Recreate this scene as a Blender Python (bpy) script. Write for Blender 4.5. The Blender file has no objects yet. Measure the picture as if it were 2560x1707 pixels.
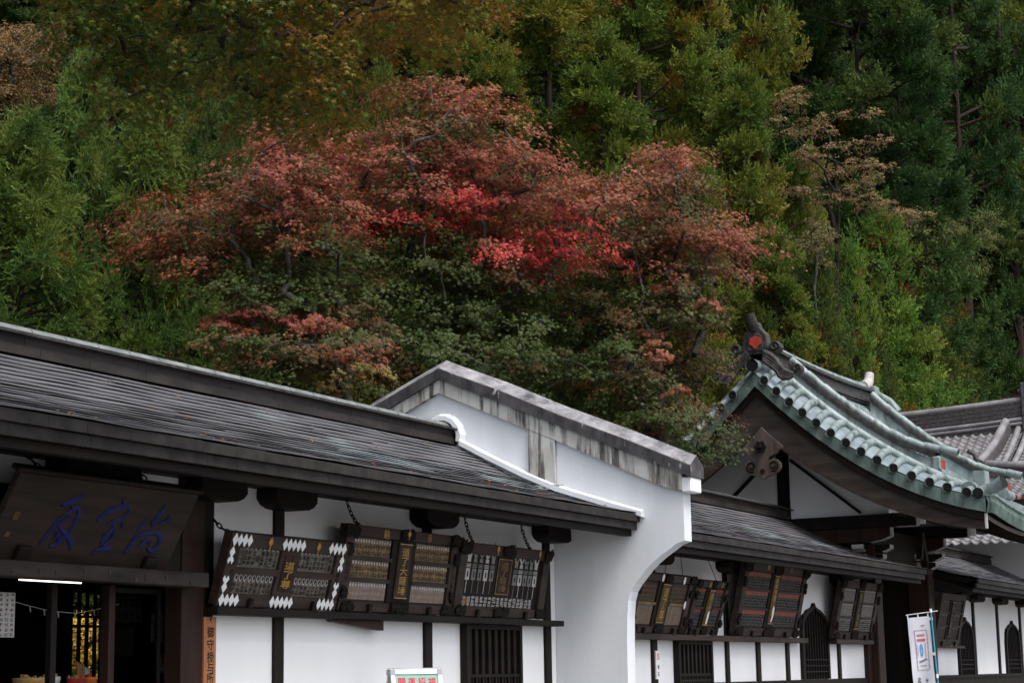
import bpy, math, random
import numpy as np
from mathutils import Vector, Matrix

random.seed(7)
RNG = np.random.default_rng(11)
SC = bpy.context.scene
COL = SC.collection
R = math.radians

# ---------------------------------------------------------------- camera
F_PX, IMG_W, IMG_H = 4648.0, 2560.0, 1707.0
AZ, PITCH, ROLL = R(27.3), R(10.14), 0.016
EYE = np.array([0.0, 0.0, 1.13])
_f0 = np.array([math.cos(AZ), math.sin(AZ), 0]); _r0 = np.array([math.sin(AZ), -math.cos(AZ), 0]); _z = np.array([0, 0, 1.0])
FW = math.cos(PITCH) * _f0 + math.sin(PITCH) * _z
_u0 = -math.sin(PITCH) * _f0 + math.cos(PITCH) * _z
RT = math.cos(ROLL) * _r0 - math.sin(ROLL) * _u0
UP = math.cos(ROLL) * _u0 + math.sin(ROLL) * _r0
cam_d = bpy.data.cameras.new('camera'); cam = bpy.data.objects.new('camera', cam_d); COL.objects.link(cam)
cam.matrix_world = Matrix(((RT[0], UP[0], -FW[0], EYE[0]), (RT[1], UP[1], -FW[1], EYE[1]), (RT[2], UP[2], -FW[2], EYE[2]), (0, 0, 0, 1)))
cam_d.sensor_width = 36.0; cam_d.lens = F_PX / IMG_W * 36.0
cam_d.clip_start = 0.1; cam_d.clip_end = 900
cam_d.dof.use_dof = True; cam_d.dof.focus_distance = 29.0; cam_d.dof.aperture_fstop = 7.0
SC.camera = cam

# ---------------------------------------------------------------- world, sun, exposure
SUN_EL, SUN_AZ = R(58), R(200)        # azimuth clockwise from +Y: high, a little behind the viewer
w = bpy.data.worlds.new("World"); SC.world = w; w.use_nodes = True
nt = w.node_tree; nt.nodes.clear()
sky = nt.nodes.new('ShaderNodeTexSky'); sky.sky_type = 'NISHITA'; sky.sun_disc = False
sky.sun_elevation = SUN_EL; sky.sun_rotation = SUN_AZ; sky.air_density = 1.0; sky.dust_density = 3.0; sky.ozone_density = 1.0
hs = nt.nodes.new('ShaderNodeHueSaturation'); hs.inputs['Saturation'].default_value = 0.42
bg = nt.nodes.new('ShaderNodeBackground'); bg.inputs['Strength'].default_value = 0.10
wo = nt.nodes.new('ShaderNodeOutputWorld')
nt.links.new(sky.outputs[0], hs.inputs['Color']); nt.links.new(hs.outputs[0], bg.inputs['Color']); nt.links.new(bg.outputs[0], wo.inputs['Surface'])
sd = bpy.data.lights.new('sun', 'SUN'); sd.energy = 1.0; sd.angle = R(25); sd.color = (1.0, 0.97, 0.93)
sun = bpy.data.objects.new('sun', sd); COL.objects.link(sun)
_sv = Vector((math.sin(SUN_AZ) * math.cos(SUN_EL), math.cos(SUN_AZ) * math.cos(SUN_EL), math.sin(SUN_EL)))
sun.rotation_euler = _sv.to_track_quat('Z', 'Y').to_euler()
SC.view_settings.view_transform = 'Standard'; SC.view_settings.look = 'None'
SC.view_settings.exposure = 1.42; SC.view_settings.gamma = 1.0
SC.cycles.max_bounces = 6; SC.cycles.diffuse_bounces = 3; SC.cycles.glossy_bounces = 2
SC.cycles.transmission_bounces = 3; SC.cycles.transparent_max_bounces = 6
SC.cycles.use_denoising = True

def at(px, py, k):
    """point k metres deep along the view, seen at photo pixel (px, py)"""
    d = FW + RT * (px - 1280) / F_PX - UP * (py - 853.5) / F_PX
    return EYE + d * k
def onY(px, py, Y):
    d = FW + RT * (px - 1280) / F_PX - UP * (py - 853.5) / F_PX
    return EYE + d * (Y - EYE[1]) / d[1]
def onX(px, py, X):
    d = FW + RT * (px - 1280) / F_PX - UP * (py - 853.5) / F_PX
    return EYE + d * (X - EYE[0]) / d[0]

# ---------------------------------------------------------------- materials
def new_mat(name):
    m = bpy.data.materials.new(name); m.use_nodes = True
    n = m.node_tree; return m, n, n.nodes['Principled BSDF']
def noise_mix(n, c1, c2, scale, vec=(1, 1, 1), lo=.35, hi=.65, detail=5, coord='Object', rough=.55):
    tc = n.nodes.new('ShaderNodeTexCoord'); mp = n.nodes.new('ShaderNodeMapping'); mp.inputs['Scale'].default_value = vec
    nz = n.nodes.new('ShaderNodeTexNoise'); nz.inputs['Scale'].default_value = scale; nz.inputs['Detail'].default_value = detail
    nz.inputs['Roughness'].default_value = rough
    cr = n.nodes.new('ShaderNodeValToRGB'); cr.color_ramp.elements[0].position = lo; cr.color_ramp.elements[1].position = hi
    cr.color_ramp.elements[0].color = (*c1, 1); cr.color_ramp.elements[1].color = (*c2, 1)
    n.links.new(tc.outputs[coord], mp.inputs[0]); n.links.new(mp.outputs[0], nz.inputs['Vector']); n.links.new(nz.outputs['Fac'], cr.inputs[0])
    return cr, nz
def mixc(n, a, b, fac):
    mx = n.nodes.new('ShaderNodeMix'); mx.data_type = 'RGBA'
    n.links.new(a, mx.inputs[6]); n.links.new(b, mx.inputs[7])
    if isinstance(fac, (int, float)): mx.inputs[0].default_value = fac
    else: n.links.new(fac, mx.inputs[0])
    return mx.outputs[2]
def bump(n, p, src, st, dist=.02):
    b = n.nodes.new('ShaderNodeBump'); b.inputs['Strength'].default_value = st; b.inputs['Distance'].default_value = dist
    n.links.new(src, b.inputs['Height']); n.links.new(b.outputs[0], p.inputs['Normal'])
def simple(name, c1, c2=None, scale=6, vec=(1, 1, 1), rough=.6, metal=0, bmp=0, lo=.35, hi=.65, spec=None):
    m, n, p = new_mat(name); c2 = c2 or tuple(x * .8 for x in c1)
    cr, nz = noise_mix(n, c1, c2, scale, vec, lo, hi)
    n.links.new(cr.outputs[0], p.inputs['Base Color']); p.inputs['Roughness'].default_value = rough; p.inputs['Metallic'].default_value = metal
    if spec is None: spec = .12 if max(c1) < .12 else .3
    p.inputs['Specular IOR Level'].default_value = spec
    if bmp: bump(n, p, nz.outputs['Fac'], bmp)
    return m
M = {}
M['wood_dark'] = simple('wood_dark', (0.0165, 0.0110, 0.0094), (0.0077, 0.0055, 0.0050), 5, (1, 1, .12), .62, 0, .3)
M['wood_beam'] = simple('wood_beam', (0.0143, 0.0099, 0.0083), (0.0066, 0.0050, 0.0044), 5, (.12, 1, 1), .62, 0, .3)
M['wood_red'] = simple('wood_red', (0.0375, 0.0180, 0.0128), (0.0165, 0.0090, 0.0075), 5, (1, 1, .1), .55, 0, .3)
M['wood_grey'] = simple('wood_grey', (0.0595, 0.0462, 0.0392), (0.0252, 0.0189, 0.0168), 6, (1, .14, 1), .7, 0, .3)
M['wood_frame'] = simple('wood_frame', (0.0468, 0.0319, 0.0275), (0.0248, 0.0171, 0.0149), 7, (.15, 1, 1), .55, 0, .25)
M['wood_panel'] = simple('wood_panel', (.150, .128, .112), (.092, .076, .066), 8, (1, .18, 1), .6, 0, .2)
M['wood_plaque'] = simple('wood_plaque', (0.0319, 0.0220, 0.0176), (0.0165, 0.0116, 0.0099), 3, (.35, 3.2, 1), .6, 0, .3)
M['wood_orange'] = simple('wood_orange', (.36, .145, .055), (.24, .09, .035), 9, (3, 3, .25), .5, 0, .1)
M['gold_worn'] = simple('gold_worn', (.095, .055, .016), (.05, .032, .012), 14, rough=.5)
M['wood_pendant'] = simple('wood_pendant', (.095, .074, .063), (.05, .04, .034), 6, (1, 1, .15), .65, 0, .2)
M['wood_carved'] = simple('wood_carved', (0.0176, 0.0132, 0.0116), (0.0066, 0.0050, 0.0044), 26, (1, 1, 1), .6, 0, .9)
M['beam_worn'] = simple('beam_worn', (0.0413, 0.0330, 0.0286), (0.0176, 0.0138, 0.0121), 3, (.5, 1, 2), .65, 0, .2)
M['soffit'] = simple('soffit', (0.0121, 0.0083, 0.0072), (0.0055, 0.0044, 0.0039), 5, (1, .15, 1), .7)
# plaster
m, n, p = new_mat('plaster_white'); cr, nz = noise_mix(n, (.78, .78, .80), (.69, .69, .71), 1.1, (1, 1, .5), .3, .75, 6)
n.links.new(cr.outputs[0], p.inputs['Base Color']); p.inputs['Roughness'].default_value = .85
_, nz2 = noise_mix(n, (0, 0, 0), (1, 1, 1), 40); bump(n, p, nz2.outputs['Fac'], .12, .004); M['plaster'] = m
m, n, p = new_mat('plaster_rough'); cr, nz = noise_mix(n, (.70, .72, .75), (.56, .58, .61), 1.4, (1, 1.2, .35), .3, .78, 9)
n.links.new(cr.outputs[0], p.inputs['Base Color']); p.inputs['Roughness'].default_value = .9
_, nz2 = noise_mix(n, (0, 0, 0), (1, 1, 1), 22, detail=8); bump(n, p, nz2.outputs['Fac'], .16, .012); M['plaster_rough'] = m
# stained plaster: rain streaks and lichen
m, n, p = new_mat('plaster_stained')
cr, _ = noise_mix(n, (.50, .50, .48), (.34, .33, .30), 3, (1, 1, 1), .3, .7, 8)
st, _ = noise_mix(n, (1, 1, 1), (0, 0, 0), 5.5, (1, 1.5, .13), .42, .53, 8)
st2, _ = noise_mix(n, (0, 0, 0), (1, 1, 1), 1.6, (1, 1, 1), .30, .50, 4)
dk, _ = noise_mix(n, (.022, .021, .022), (.15, .135, .12), 14, (1, 1, .3), .3, .75, 8)
mt = n.nodes.new('ShaderNodeMath'); mt.operation = 'MULTIPLY'
n.links.new(st.outputs[0], mt.inputs[0]); n.links.new(st2.outputs[0], mt.inputs[1])
mt2 = n.nodes.new('ShaderNodeMath'); mt2.operation = 'MULTIPLY'; mt2.inputs[1].default_value = 1.0; n.links.new(mt.outputs[0], mt2.inputs[0])
n.links.new(mixc(n, cr.outputs[0], dk.outputs[0], mt2.outputs[0]), p.inputs['Base Color']); p.inputs['Roughness'].default_value = .9; M['plaster_stained'] = m
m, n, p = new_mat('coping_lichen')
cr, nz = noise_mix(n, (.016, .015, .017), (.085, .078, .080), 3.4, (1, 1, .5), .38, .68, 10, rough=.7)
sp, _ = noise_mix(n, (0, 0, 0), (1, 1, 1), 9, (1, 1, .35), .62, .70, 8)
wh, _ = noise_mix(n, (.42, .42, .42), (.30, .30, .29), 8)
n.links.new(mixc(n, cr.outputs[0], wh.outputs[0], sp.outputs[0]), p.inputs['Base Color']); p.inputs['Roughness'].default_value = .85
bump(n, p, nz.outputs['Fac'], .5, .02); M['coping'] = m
m, n, p = new_mat('coping_top_skylit')  # lichened coping top, its grey lightened to paint in skylight
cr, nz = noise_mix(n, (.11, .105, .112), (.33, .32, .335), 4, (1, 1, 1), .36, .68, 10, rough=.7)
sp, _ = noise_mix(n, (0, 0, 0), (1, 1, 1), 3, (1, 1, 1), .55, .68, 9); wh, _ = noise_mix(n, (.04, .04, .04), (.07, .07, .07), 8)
n.links.new(mixc(n, cr.outputs[0], wh.outputs[0], sp.outputs[0]), p.inputs['Base Color']); p.inputs['Roughness'].default_value = .85; bump(n, p, nz.outputs['Fac'], .4, .02); M['coping_top_skylit'] = m
# dark sheet roof, teal spots painted in as sky reflections, sheen
m, n, p = new_mat('roof_sheet')
cr, nz = noise_mix(n, (.088, .086, .093), (.150, .148, .158), 1.7, (.6, 1.5, 1.5), .3, .7, 7)
sky_spots, _ = noise_mix(n, (0, 0, 0), (1, 1, 1), .42, (.7, 1.6, 1.6), .60, .74, 3)
tl, _ = noise_mix(n, (.26, .33, .34), (.36, .44, .46), 6)
n.links.new(mixc(n, cr.outputs[0], tl.outputs[0], sky_spots.outputs[0]), p.inputs['Base Color'])
p.inputs['Metallic'].default_value = .1; p.inputs['Roughness'].default_value = .42; bump(n, p, nz.outputs['Fac'], .15, .01); M['roof_sheet'] = m
M['roof_edge'] = simple('roof_edge', (0.0324, 0.0284, 0.0266), (0.0164, 0.0147, 0.0141), 5, (1, 1, 1), .6, 0, .2)
M['ridge_brown'] = simple('ridge_brown', (0.0417, 0.0350, 0.0336), (0.0231, 0.0197, 0.0191), 4, (.5, 1, 2), .55, .1, .1)
M['ridge_cap'] = simple('ridge_cap', (.27, .29, .28), (.15, .165, .16), 7, (.5, 1, 1), .45, .3, .1)
# verdigris copper
m, n, p = new_mat('copper_green')
cr, nz = noise_mix(n, (.15, .195, .19), (.275, .315, .322), 2.6, (1, 1, 1), .3, .7, 7)
stn, _ = noise_mix(n, (0, 0, 0), (1, 1, 1), 5, (1.2, 1.2, .25), .47, .68, 6)
dkc, _ = noise_mix(n, (.055, .085, .070), (.10, .12, .10), 6)
n.links.new(mixc(n, cr.outputs[0], dkc.outputs[0], stn.outputs[0]), p.inputs['Base Color'])
p.inputs['Metallic'].default_value = .15; p.inputs['Roughness'].default_value = .5; M['copper'] = m
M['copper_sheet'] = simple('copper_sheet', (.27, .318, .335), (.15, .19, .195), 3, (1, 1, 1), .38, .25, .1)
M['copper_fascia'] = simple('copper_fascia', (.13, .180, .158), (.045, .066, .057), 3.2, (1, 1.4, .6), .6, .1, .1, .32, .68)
M['copper_brown'] = simple('copper_brown', (.070, .066, .062), (.028, .025, .024), 8, (1, 1, 1), .55, .2, .3)
M['black_hole'] = simple('black_hole', (.012, .013, .013), (.006, .006, .006), 8)
M['tile_grey'] = simple('tile_grey', (.27, .26, .27), (.17, .16, .165), 2.5, (1, 1, 1), .38, .1, .2)
M['tile_dark'] = simple('tile_dark', (.10, .092, .094), (.05, .046, .047), 9, (1, 1, 1), .5, 0, .2)
M['white_paint'] = simple('white_paint', (.78, .78, .79), (.68, .68, .69), 8, rough=.6)
M['white_dull'] = simple('white_dull', (.42, .40, .385), (.33, .31, .30), 8, rough=.7)
M['gold'] = simple('gold', (.42, .25, .05), (.30, .165, .028), 12, rough=.4, metal=.2)
M['gold_dull'] = simple('gold_dull', (.20, .122, .036), (.12, .072, .022), 14, rough=.5, metal=.1)
M['ink'] = simple('ink', (.008, .007, .007), (.012, .01, .01), 10, rough=.5)
M['red_board'] = simple('red_board', (.15, .028, .020), (.10, .016, .012), 9, rough=.6)
M['red_orange'] = simple('red_orange', (.21, .052, .026), (.14, .032, .018), 9, rough=.6)
M['red_crest'] = simple('red_crest', (.40, .040, .022), (.30, .03, .018), 9, rough=.6)
M['blue_paint'] = simple('blue_paint', (.013, .016, .105), (.009, .010, .06), 8, (1, 4, 1), .5)
M['panel_ochre'] = simple('panel_ochre', (.20, .125, .050), (.085, .055, .030), 10, (2, .5, 1), .6)
M['ochre_text'] = simple('ochre_text', (.34, .16, .055), (.25, .11, .035), 10, rough=.6)
M['grey_text'] = simple('grey_text', (.17, .17, .165), (.11, .11, .11), 12, rough=.6)
M['pale_panel'] = simple('pale_panel', (.23, .20, .19), (.14, .12, .115), 12, (3, .4, 1), .6)
M['iron'] = simple('iron', (.016, .015, .015), (.010, .009, .009), 14, rough=.5, metal=.5)
M['aluminium'] = simple('aluminium', (.72, .73, .75), (.64, .65, .67), 4, rough=.35, metal=.3)
M['alu_grey'] = simple('alu_grey', (.33, .34, .36), (.28, .29, .3), 4, rough=.4, metal=.3)
M['sign_green'] = simple('sign_green', (.26, .46, .36), (.23, .42, .33), 2, rough=.45)
M['sign_red'] = simple('sign_red', (.48, .018, .055), (.42, .015, .045), 5, rough=.5)
M['sign_pink'] = simple('sign_pink', (.72, .30, .36), (.68, .27, .33), 5, rough=.5)
m, n, p = new_mat('flag_cloth'); cr, nz = noise_mix(n, (.78, .78, .84), (.72, .72, .79), 5); n.links.new(cr.outputs[0], p.inputs['Base Color'])
p.inputs['Roughness'].default_value = .8; M['flag'] = m
M['flag_ink'] = simple('flag_ink', (.06, .06, .08), (.09, .09, .11), 6)
M['flag_red'] = simple('flag_red', (.60, .10, .13), (.66, .16, .2), 6)
M['flag_blue'] = simple('flag_blue', (.05, .30, .60), (.13, .45, .66), 9)
M['flag_orange'] = simple('flag_orange', (.80, .40, .10), (.82, .22, .14), 5)
M['flag_pink'] = simple('flag_pink', (.75, .48, .70), (.62, .52, .78), 6)
M['flag_brown'] = simple('flag_brown', (.20, .13, .13), (.27, .18, .18), 30)
M['pole_teal'] = simple('pole_teal', (.03, .24, .33), (.05, .30, .40), 3, rough=.3)
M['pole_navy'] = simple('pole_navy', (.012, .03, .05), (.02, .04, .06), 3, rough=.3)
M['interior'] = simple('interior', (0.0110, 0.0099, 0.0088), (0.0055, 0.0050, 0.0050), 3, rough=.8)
M['paper'] = simple('paper', (.30, .29, .27), (.25, .24, .23), 5, rough=.8)
M['paper_yellow'] = simple('paper_yellow', (.22, .19, .12), (.17, .14, .09), 5, rough=.8)
M['straw'] = simple('straw', (.42, .27, .10), (.26, .16, .06), 30, (1, 1, 4), .7)
M['plastic_white'] = simple('plastic_white', (.5, .52, .54), (.4, .42, .44), 5, rough=.3)
M['cloth_red'] = simple('cloth_red', (.38, .03, .02), (.26, .02, .015), 20, rough=.7)
M['cloth_orange'] = simple('cloth_orange', (.55, .12, .02), (.4, .08, .015), 20, rough=.6)
m, n, p = new_mat('glass_pane'); p.inputs['Base Color'].default_value = (.8, .85, .85, 1); p.inputs['Roughness'].default_value = .03
p.inputs['Transmission Weight'].default_value = 1.0; p.inputs['IOR'].default_value = 1.02; M['glass'] = m
m, n, p = new_mat('lamp_glow'); cr, nz = noise_mix(n, (1, 1, 1), (.96, .98, 1), 3); n.links.new(cr.outputs[0], p.inputs['Base Color'])
p.inputs['Emission Color'].default_value = (1, 1, 1, 1); p.inputs['Emission Strength'].default_value = 1.3; M['lamp'] = m
M['bark'] = simple('bark', (.040, .032, .026), (.015, .012, .010), 9, (1, 1, .2), .85, 0, .5)
M['bark_pale'] = simple('bark_pale', (.12, .115, .10), (.030, .026, .022), 6, (1, 1, .5), .85, 0, .4, .3, .55)
M['bark_cedar'] = simple('bark_cedar', (.055, .038, .030), (.024, .017, .014), 5, (3, 3, .15), .9, 0, .5)
M['paving'] = simple('paving', (.22, .215, .205), (.15, .145, .14), 3, rough=.85, bmp=.2)
M['gravel'] = simple('gravel', (.21, .205, .195), (.13, .125, .12), 60, rough=.9, bmp=.6)
M['forest_floor'] = simple('forest_floor', (.012, .016, .007), (.006, .008, .004), 1.5, rough=.95, bmp=.6)
def leaf_mat(name, rough=.45, spec=.45, trans=.22):
    m, n, p = new_mat(name)
    a = n.nodes.new('ShaderNodeAttribute'); a.attribute_name = 'Col'
    _, nz = noise_mix(n, (.8, .8, .8), (1, 1, 1), 40)
    hv = n.nodes.new('ShaderNodeHueSaturation'); n.links.new(a.outputs['Color'], hv.inputs['Color'])
    mr = n.nodes.new('ShaderNodeMapRange'); mr.inputs[3].default_value = .8; mr.inputs[4].default_value = 1.2
    n.links.new(nz.outputs['Fac'], mr.inputs[0]); n.links.new(mr.outputs[0], hv.inputs['Value'])
    n.links.new(hv.outputs[0], p.inputs['Base Color']); p.inputs['Roughness'].default_value = rough; p.inputs['Specular IOR Level'].default_value = spec
    t = n.nodes.new('ShaderNodeBsdfTranslucent'); n.links.new(hv.outputs[0], t.inputs['Color'])
    ms = n.nodes.new('ShaderNodeMixShader'); ms.inputs[0].default_value = trans
    out = n.nodes['Material Output']
    n.links.new(p.outputs[0], ms.inputs[1]); n.links.new(t.outputs[0], ms.inputs[2]); n.links.new(ms.outputs[0], out.inputs['Surface'])
    return m
M['leaf'] = leaf_mat('maple_leaf', .45, .17, .32)
M['needle'] = leaf_mat('cedar_needle', .6, .06, .18)

# ---------------------------------------------------------------- object helpers
def empty(name, loc, label, cat, group=None):
    o = bpy.data.objects.new(name, None); COL.objects.link(o); o.location = loc; o.empty_display_size = .2
    tag(o, label, cat, group); return o
def tag(o, label=None, cat=None, group=None, kind=None):
    if label: o['label'] = label
    if cat: o['category'] = cat
    if group: o['group'] = group
    if kind: o['kind'] = kind
    return o
def root_off(par):
    while par.parent: par = par.parent
    return np.array(par.location) if par.type == 'EMPTY' else np.zeros(3)

class MB:
    def __init__(s): s.v = []; s.f = []; s.sm = []
    def add(s, vs, fs, smooth=False):
        b = len(s.v); s.v.extend([tuple(map(float, q)) for q in vs]); s.f.extend([tuple(i + b for i in q) for q in fs]); s.sm.extend([smooth] * len(fs)); return s
    def box(s, x0, x1, y0, y1, z0, z1):
        return s.add([(x0, y0, z0), (x1, y0, z0), (x1, y1, z0), (x0, y1, z0), (x0, y0, z1), (x1, y0, z1), (x1, y1, z1), (x0, y1, z1)],
                     [(0, 3, 2, 1), (4, 5, 6, 7), (0, 1, 5, 4), (1, 2, 6, 5), (2, 3, 7, 6), (3, 0, 4, 7)])
    def bar(s, p0, p1, wd, ht, up=(0, 0, 1)):
        p0 = np.array(p0, float); p1 = np.array(p1, float); d = p1 - p0; d /= np.linalg.norm(d)
        sd = np.cross(d, np.array(up, float)); sd /= np.linalg.norm(sd); u = np.cross(sd, d)
        vs = [p + sd * a * wd / 2 + u * b * ht / 2 for p in (p0, p1) for a, b in ((-1, -1), (1, -1), (1, 1), (-1, 1))]
        return s.add(vs, [(0, 1, 2, 3)[::-1], (4, 5, 6, 7), (0, 1, 5, 4), (1, 2, 6, 5), (2, 3, 7, 6), (3, 0, 4, 7)])
    def prism(s, poly, o, a, b, n):
        """polygon poly (2D) in plane o + a*u + b*v, extruded by vector n"""
        o, a, b, n = (np.array(q, float) for q in (o, a, b, n)); k = len(poly)
        vs = [o + a * u + b * v for u, v in poly] + [o + a * u + b * v + n for u, v in poly]
        fs = [tuple(range(k))[::-1], tuple(range(k, 2 * k))] + [(i, (i + 1) % k, k + (i + 1) % k, k + i) for i in range(k)]
        return s.add(vs, fs)
    def yz(s, poly, x0, x1): return s.prism(poly, (x0, 0, 0), (0, 1, 0), (0, 0, 1), (x1 - x0, 0, 0))
    def xz(s, poly, y0, y1): return s.prism(poly, (0, y0, 0), (1, 0, 0), (0, 0, 1), (0, y1 - y0, 0))
    def xy(s, poly, z0, z1): return s.prism(poly, (0, 0, z0), (1, 0, 0), (0, 1, 0), (0, 0, z1 - z0))
    def tube(s, pts, rad, n=8, caps=True, smooth=True):
        pts = [np.array(q, float) for q in pts]; k = len(pts)
        if not hasattr(rad, '__len__'): rad = [rad] * k
        vs = []; ref = None
        for i, q in enumerate(pts):
            d = pts[min(i + 1, k - 1)] - pts[max(i - 1, 0)]; d = d / (np.linalg.norm(d) + 1e-9)
            if ref is None or abs(d @ ref) > .95: ref = np.array([0, 0, 1.]) if abs(d[2]) < .9 else np.array([1., 0, 0])
            a = np.cross(d, ref); a /= np.linalg.norm(a); b = np.cross(d, a)
            for j in range(n):
                t = 2 * math.pi * j / n; vs.append(q + (a * math.cos(t) + b * math.sin(t)) * rad[i])
        fs = [(i * n + j, i * n + (j + 1) % n, (i + 1) * n + (j + 1) % n, (i + 1) * n + j) for i in range(k - 1) for j in range(n)]
        s.add(vs, fs, smooth)
        if caps:
            s.add(vs[:n], [tuple(range(n))[::-1]]); s.add(vs[-n:], [tuple(range(n))])
        return s
    def grid(s, P, smooth=True, closed=False):
        nu, nv = len(P), len(P[0]); vs = [q for row in P for q in row]
        return s.add(vs, [(i * nv + j, (i + 1) * nv + j, (i + 1) * nv + (j + 1) % nv, i * nv + (j + 1) % nv) for i in range(nu - 1) for j in range(nv if closed else nv - 1)], smooth)
    def build(s, name, mat, parent=None, local=False, bevel=0, props=None):
        me = bpy.data.meshes.new(name)
        v = np.array(s.v)
        if parent is not None and not local: v = v - root_off(parent)
        me.from_pydata([tuple(q) for q in v], [], s.f)
        me.polygons.foreach_set('use_smooth', s.sm)
        me.materials.append(M[mat] if isinstance(mat, str) else mat); me.update()
        o = bpy.data.objects.new(name, me); COL.objects.link(o)
        if parent is not None: o.parent = parent
        if bevel:
            b = o.modifiers.new('bevel', 'BEVEL'); b.width = bevel; b.segments = 1; b.limit_method = 'ANGLE'
        return o
def box(name, mat, par, x0, x1, y0, y1, z0, z1, bevel=0, local=False): return MB().box(x0, x1, y0, y1, z0, z1).build(name, mat, par, local, bevel)

# glyphs -> flat 2D triangles from the built-in font
_GL = {}
def glyph(ch, bold=.012):
    if (ch, bold) in _GL: return _GL[(ch, bold)]
    if bold > 0:              # some outlines break when thickened: then thicken by doubling the plain one
        area = lambda g_: sum(abs(sum(g_[0][f[i]][0] * g_[0][f[(i + 1) % len(f)]][1] - g_[0][f[(i + 1) % len(f)]][0] * g_[0][f[i]][1] for i in range(len(f)))) / 2 for f in g_[1])
        g0 = glyph(ch, 0.0); g1 = _glyph(ch, bold)
        if len(g0[0]) and area(g1) < 1.03 * area(g0):
            v, f = g0; k = len(v); vs, fs = [], []
            for j, (dx, dy) in enumerate(((-bold, 0), (bold, 0), (0, bold * .6))): vs.append(v + np.array([dx, dy])); fs += [tuple(q + j * k for q in p) for p in f]
            g1 = (np.concatenate(vs), fs)
        _GL[(ch, bold)] = g1; return g1
    _GL[(ch, bold)] = _glyph(ch, bold); return _GL[(ch, bold)]
def _glyph(ch, bold):
    cu = bpy.data.curves.new('glyph', 'FONT'); cu.body = ch; cu.size = 1; cu.resolution_u = 2; cu.fill_mode = 'FRONT'; cu.offset = bold
    ob = bpy.data.objects.new('glyph', cu); COL.objects.link(ob)
    dg = bpy.context.evaluated_depsgraph_get(); me = bpy.data.meshes.new_from_object(ob.evaluated_get(dg))
    vs = np.array([q.co[:2] for q in me.vertices]) if len(me.vertices) else np.zeros((0, 2)); fs = [tuple(q.vertices) for q in me.polygons]
    if len(vs):
        c = (vs.max(0) + vs.min(0)) / 2; sz = max(vs.max(0) - vs.min(0)); vs = (vs - c) / max(sz, .45)
    bpy.data.objects.remove(ob); bpy.data.curves.remove(cu); bpy.data.meshes.remove(me)
    return vs, fs
def text_at(mb, ch, cx, cy, wd, ht, z, bold=.012, shear=0):
    vs, fs = glyph(ch, bold)
    if len(vs): mb.add([(cx + (q[0] + shear * q[1]) * wd, cy + q[1] * ht, z) for q in vs], fs)
def flat_poly(mb, pts, z, t=.004):
    mb.prism(pts, (0, 0, z), (1, 0, 0), (0, 1, 0), (0, 0, t))
def ribbon(mb, pts, z, t=.01):
    """brush stroke: points (x, y, width) -> raised outline"""
    P = np.array([q[:2] for q in pts], float); W = np.array([q[2] for q in pts], float)
    # refine with Catmull-Rom
    n = len(P); Q = []; V = []
    for i in range(n - 1):
        p0, p1, p2, p3 = P[max(i - 1, 0)], P[i], P[i + 1], P[min(i + 2, n - 1)]
        for s_ in np.linspace(0, 1, 5)[:-1]:
            Q.append(.5 * ((2 * p1) + (-p0 + p2) * s_ + (2 * p0 - 5 * p1 + 4 * p2 - p3) * s_ ** 2 + (-p0 + 3 * p1 - 3 * p2 + p3) * s_ ** 3)); V.append(W[i] * (1 - s_) + W[i + 1] * s_)
    Q.append(P[-1]); V.append(W[-1]); Q = np.array(Q); V = np.array(V)
    T = np.gradient(Q, axis=0); T /= np.linalg.norm(T, axis=1)[:, None] + 1e-9; N = np.stack([-T[:, 1], T[:, 0]], 1)
    L = Q + N * V[:, None] / 2; Rr = Q - N * V[:, None] / 2
    k = len(Q); vs = []
    for i in range(k): vs += [(*L[i], z), (*Q[i], z + t), (*Rr[i], z)]
    fs = []
    for i in range(k - 1):
        a = i * 3; fs += [(a, a + 1, a + 4, a + 3), (a + 1, a + 2, a + 5, a + 4)]
    mb.add(vs, fs, True)
def chain(mb, p0, p1, sag=.05, link=.07, wire=.008):
    p0 = np.array(p0, float); p1 = np.array(p1, float); L = np.linalg.norm(p1 - p0); n = max(3, int(L / (link * .72)))
    pts = [p0 + (p1 - p0) * t + np.array([0, 0, -4 * sag * t * (1 - t)]) for t in np.linspace(0, 1, n + 1)]
    for i in range(n):
        a, b = pts[i], pts[i + 1]; d = (b - a); dl = np.linalg.norm(d); d /= dl
        ref = np.array([0, 0, 1.]) if abs(d[2]) < .9 else np.array([1., 0, 0])
        s1 = np.cross(d, ref); s1 /= np.linalg.norm(s1); s2 = np.cross(s1, d); sd = s1 if i % 2 else s2
        c = (a + b) / 2; ring = [c + d * math.cos(t) * dl * .68 + sd * math.sin(t) * link * .30 for t in np.linspace(0, 2 * math.pi, 9)]
        mb.tube(ring, wire, 4, False)

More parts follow.
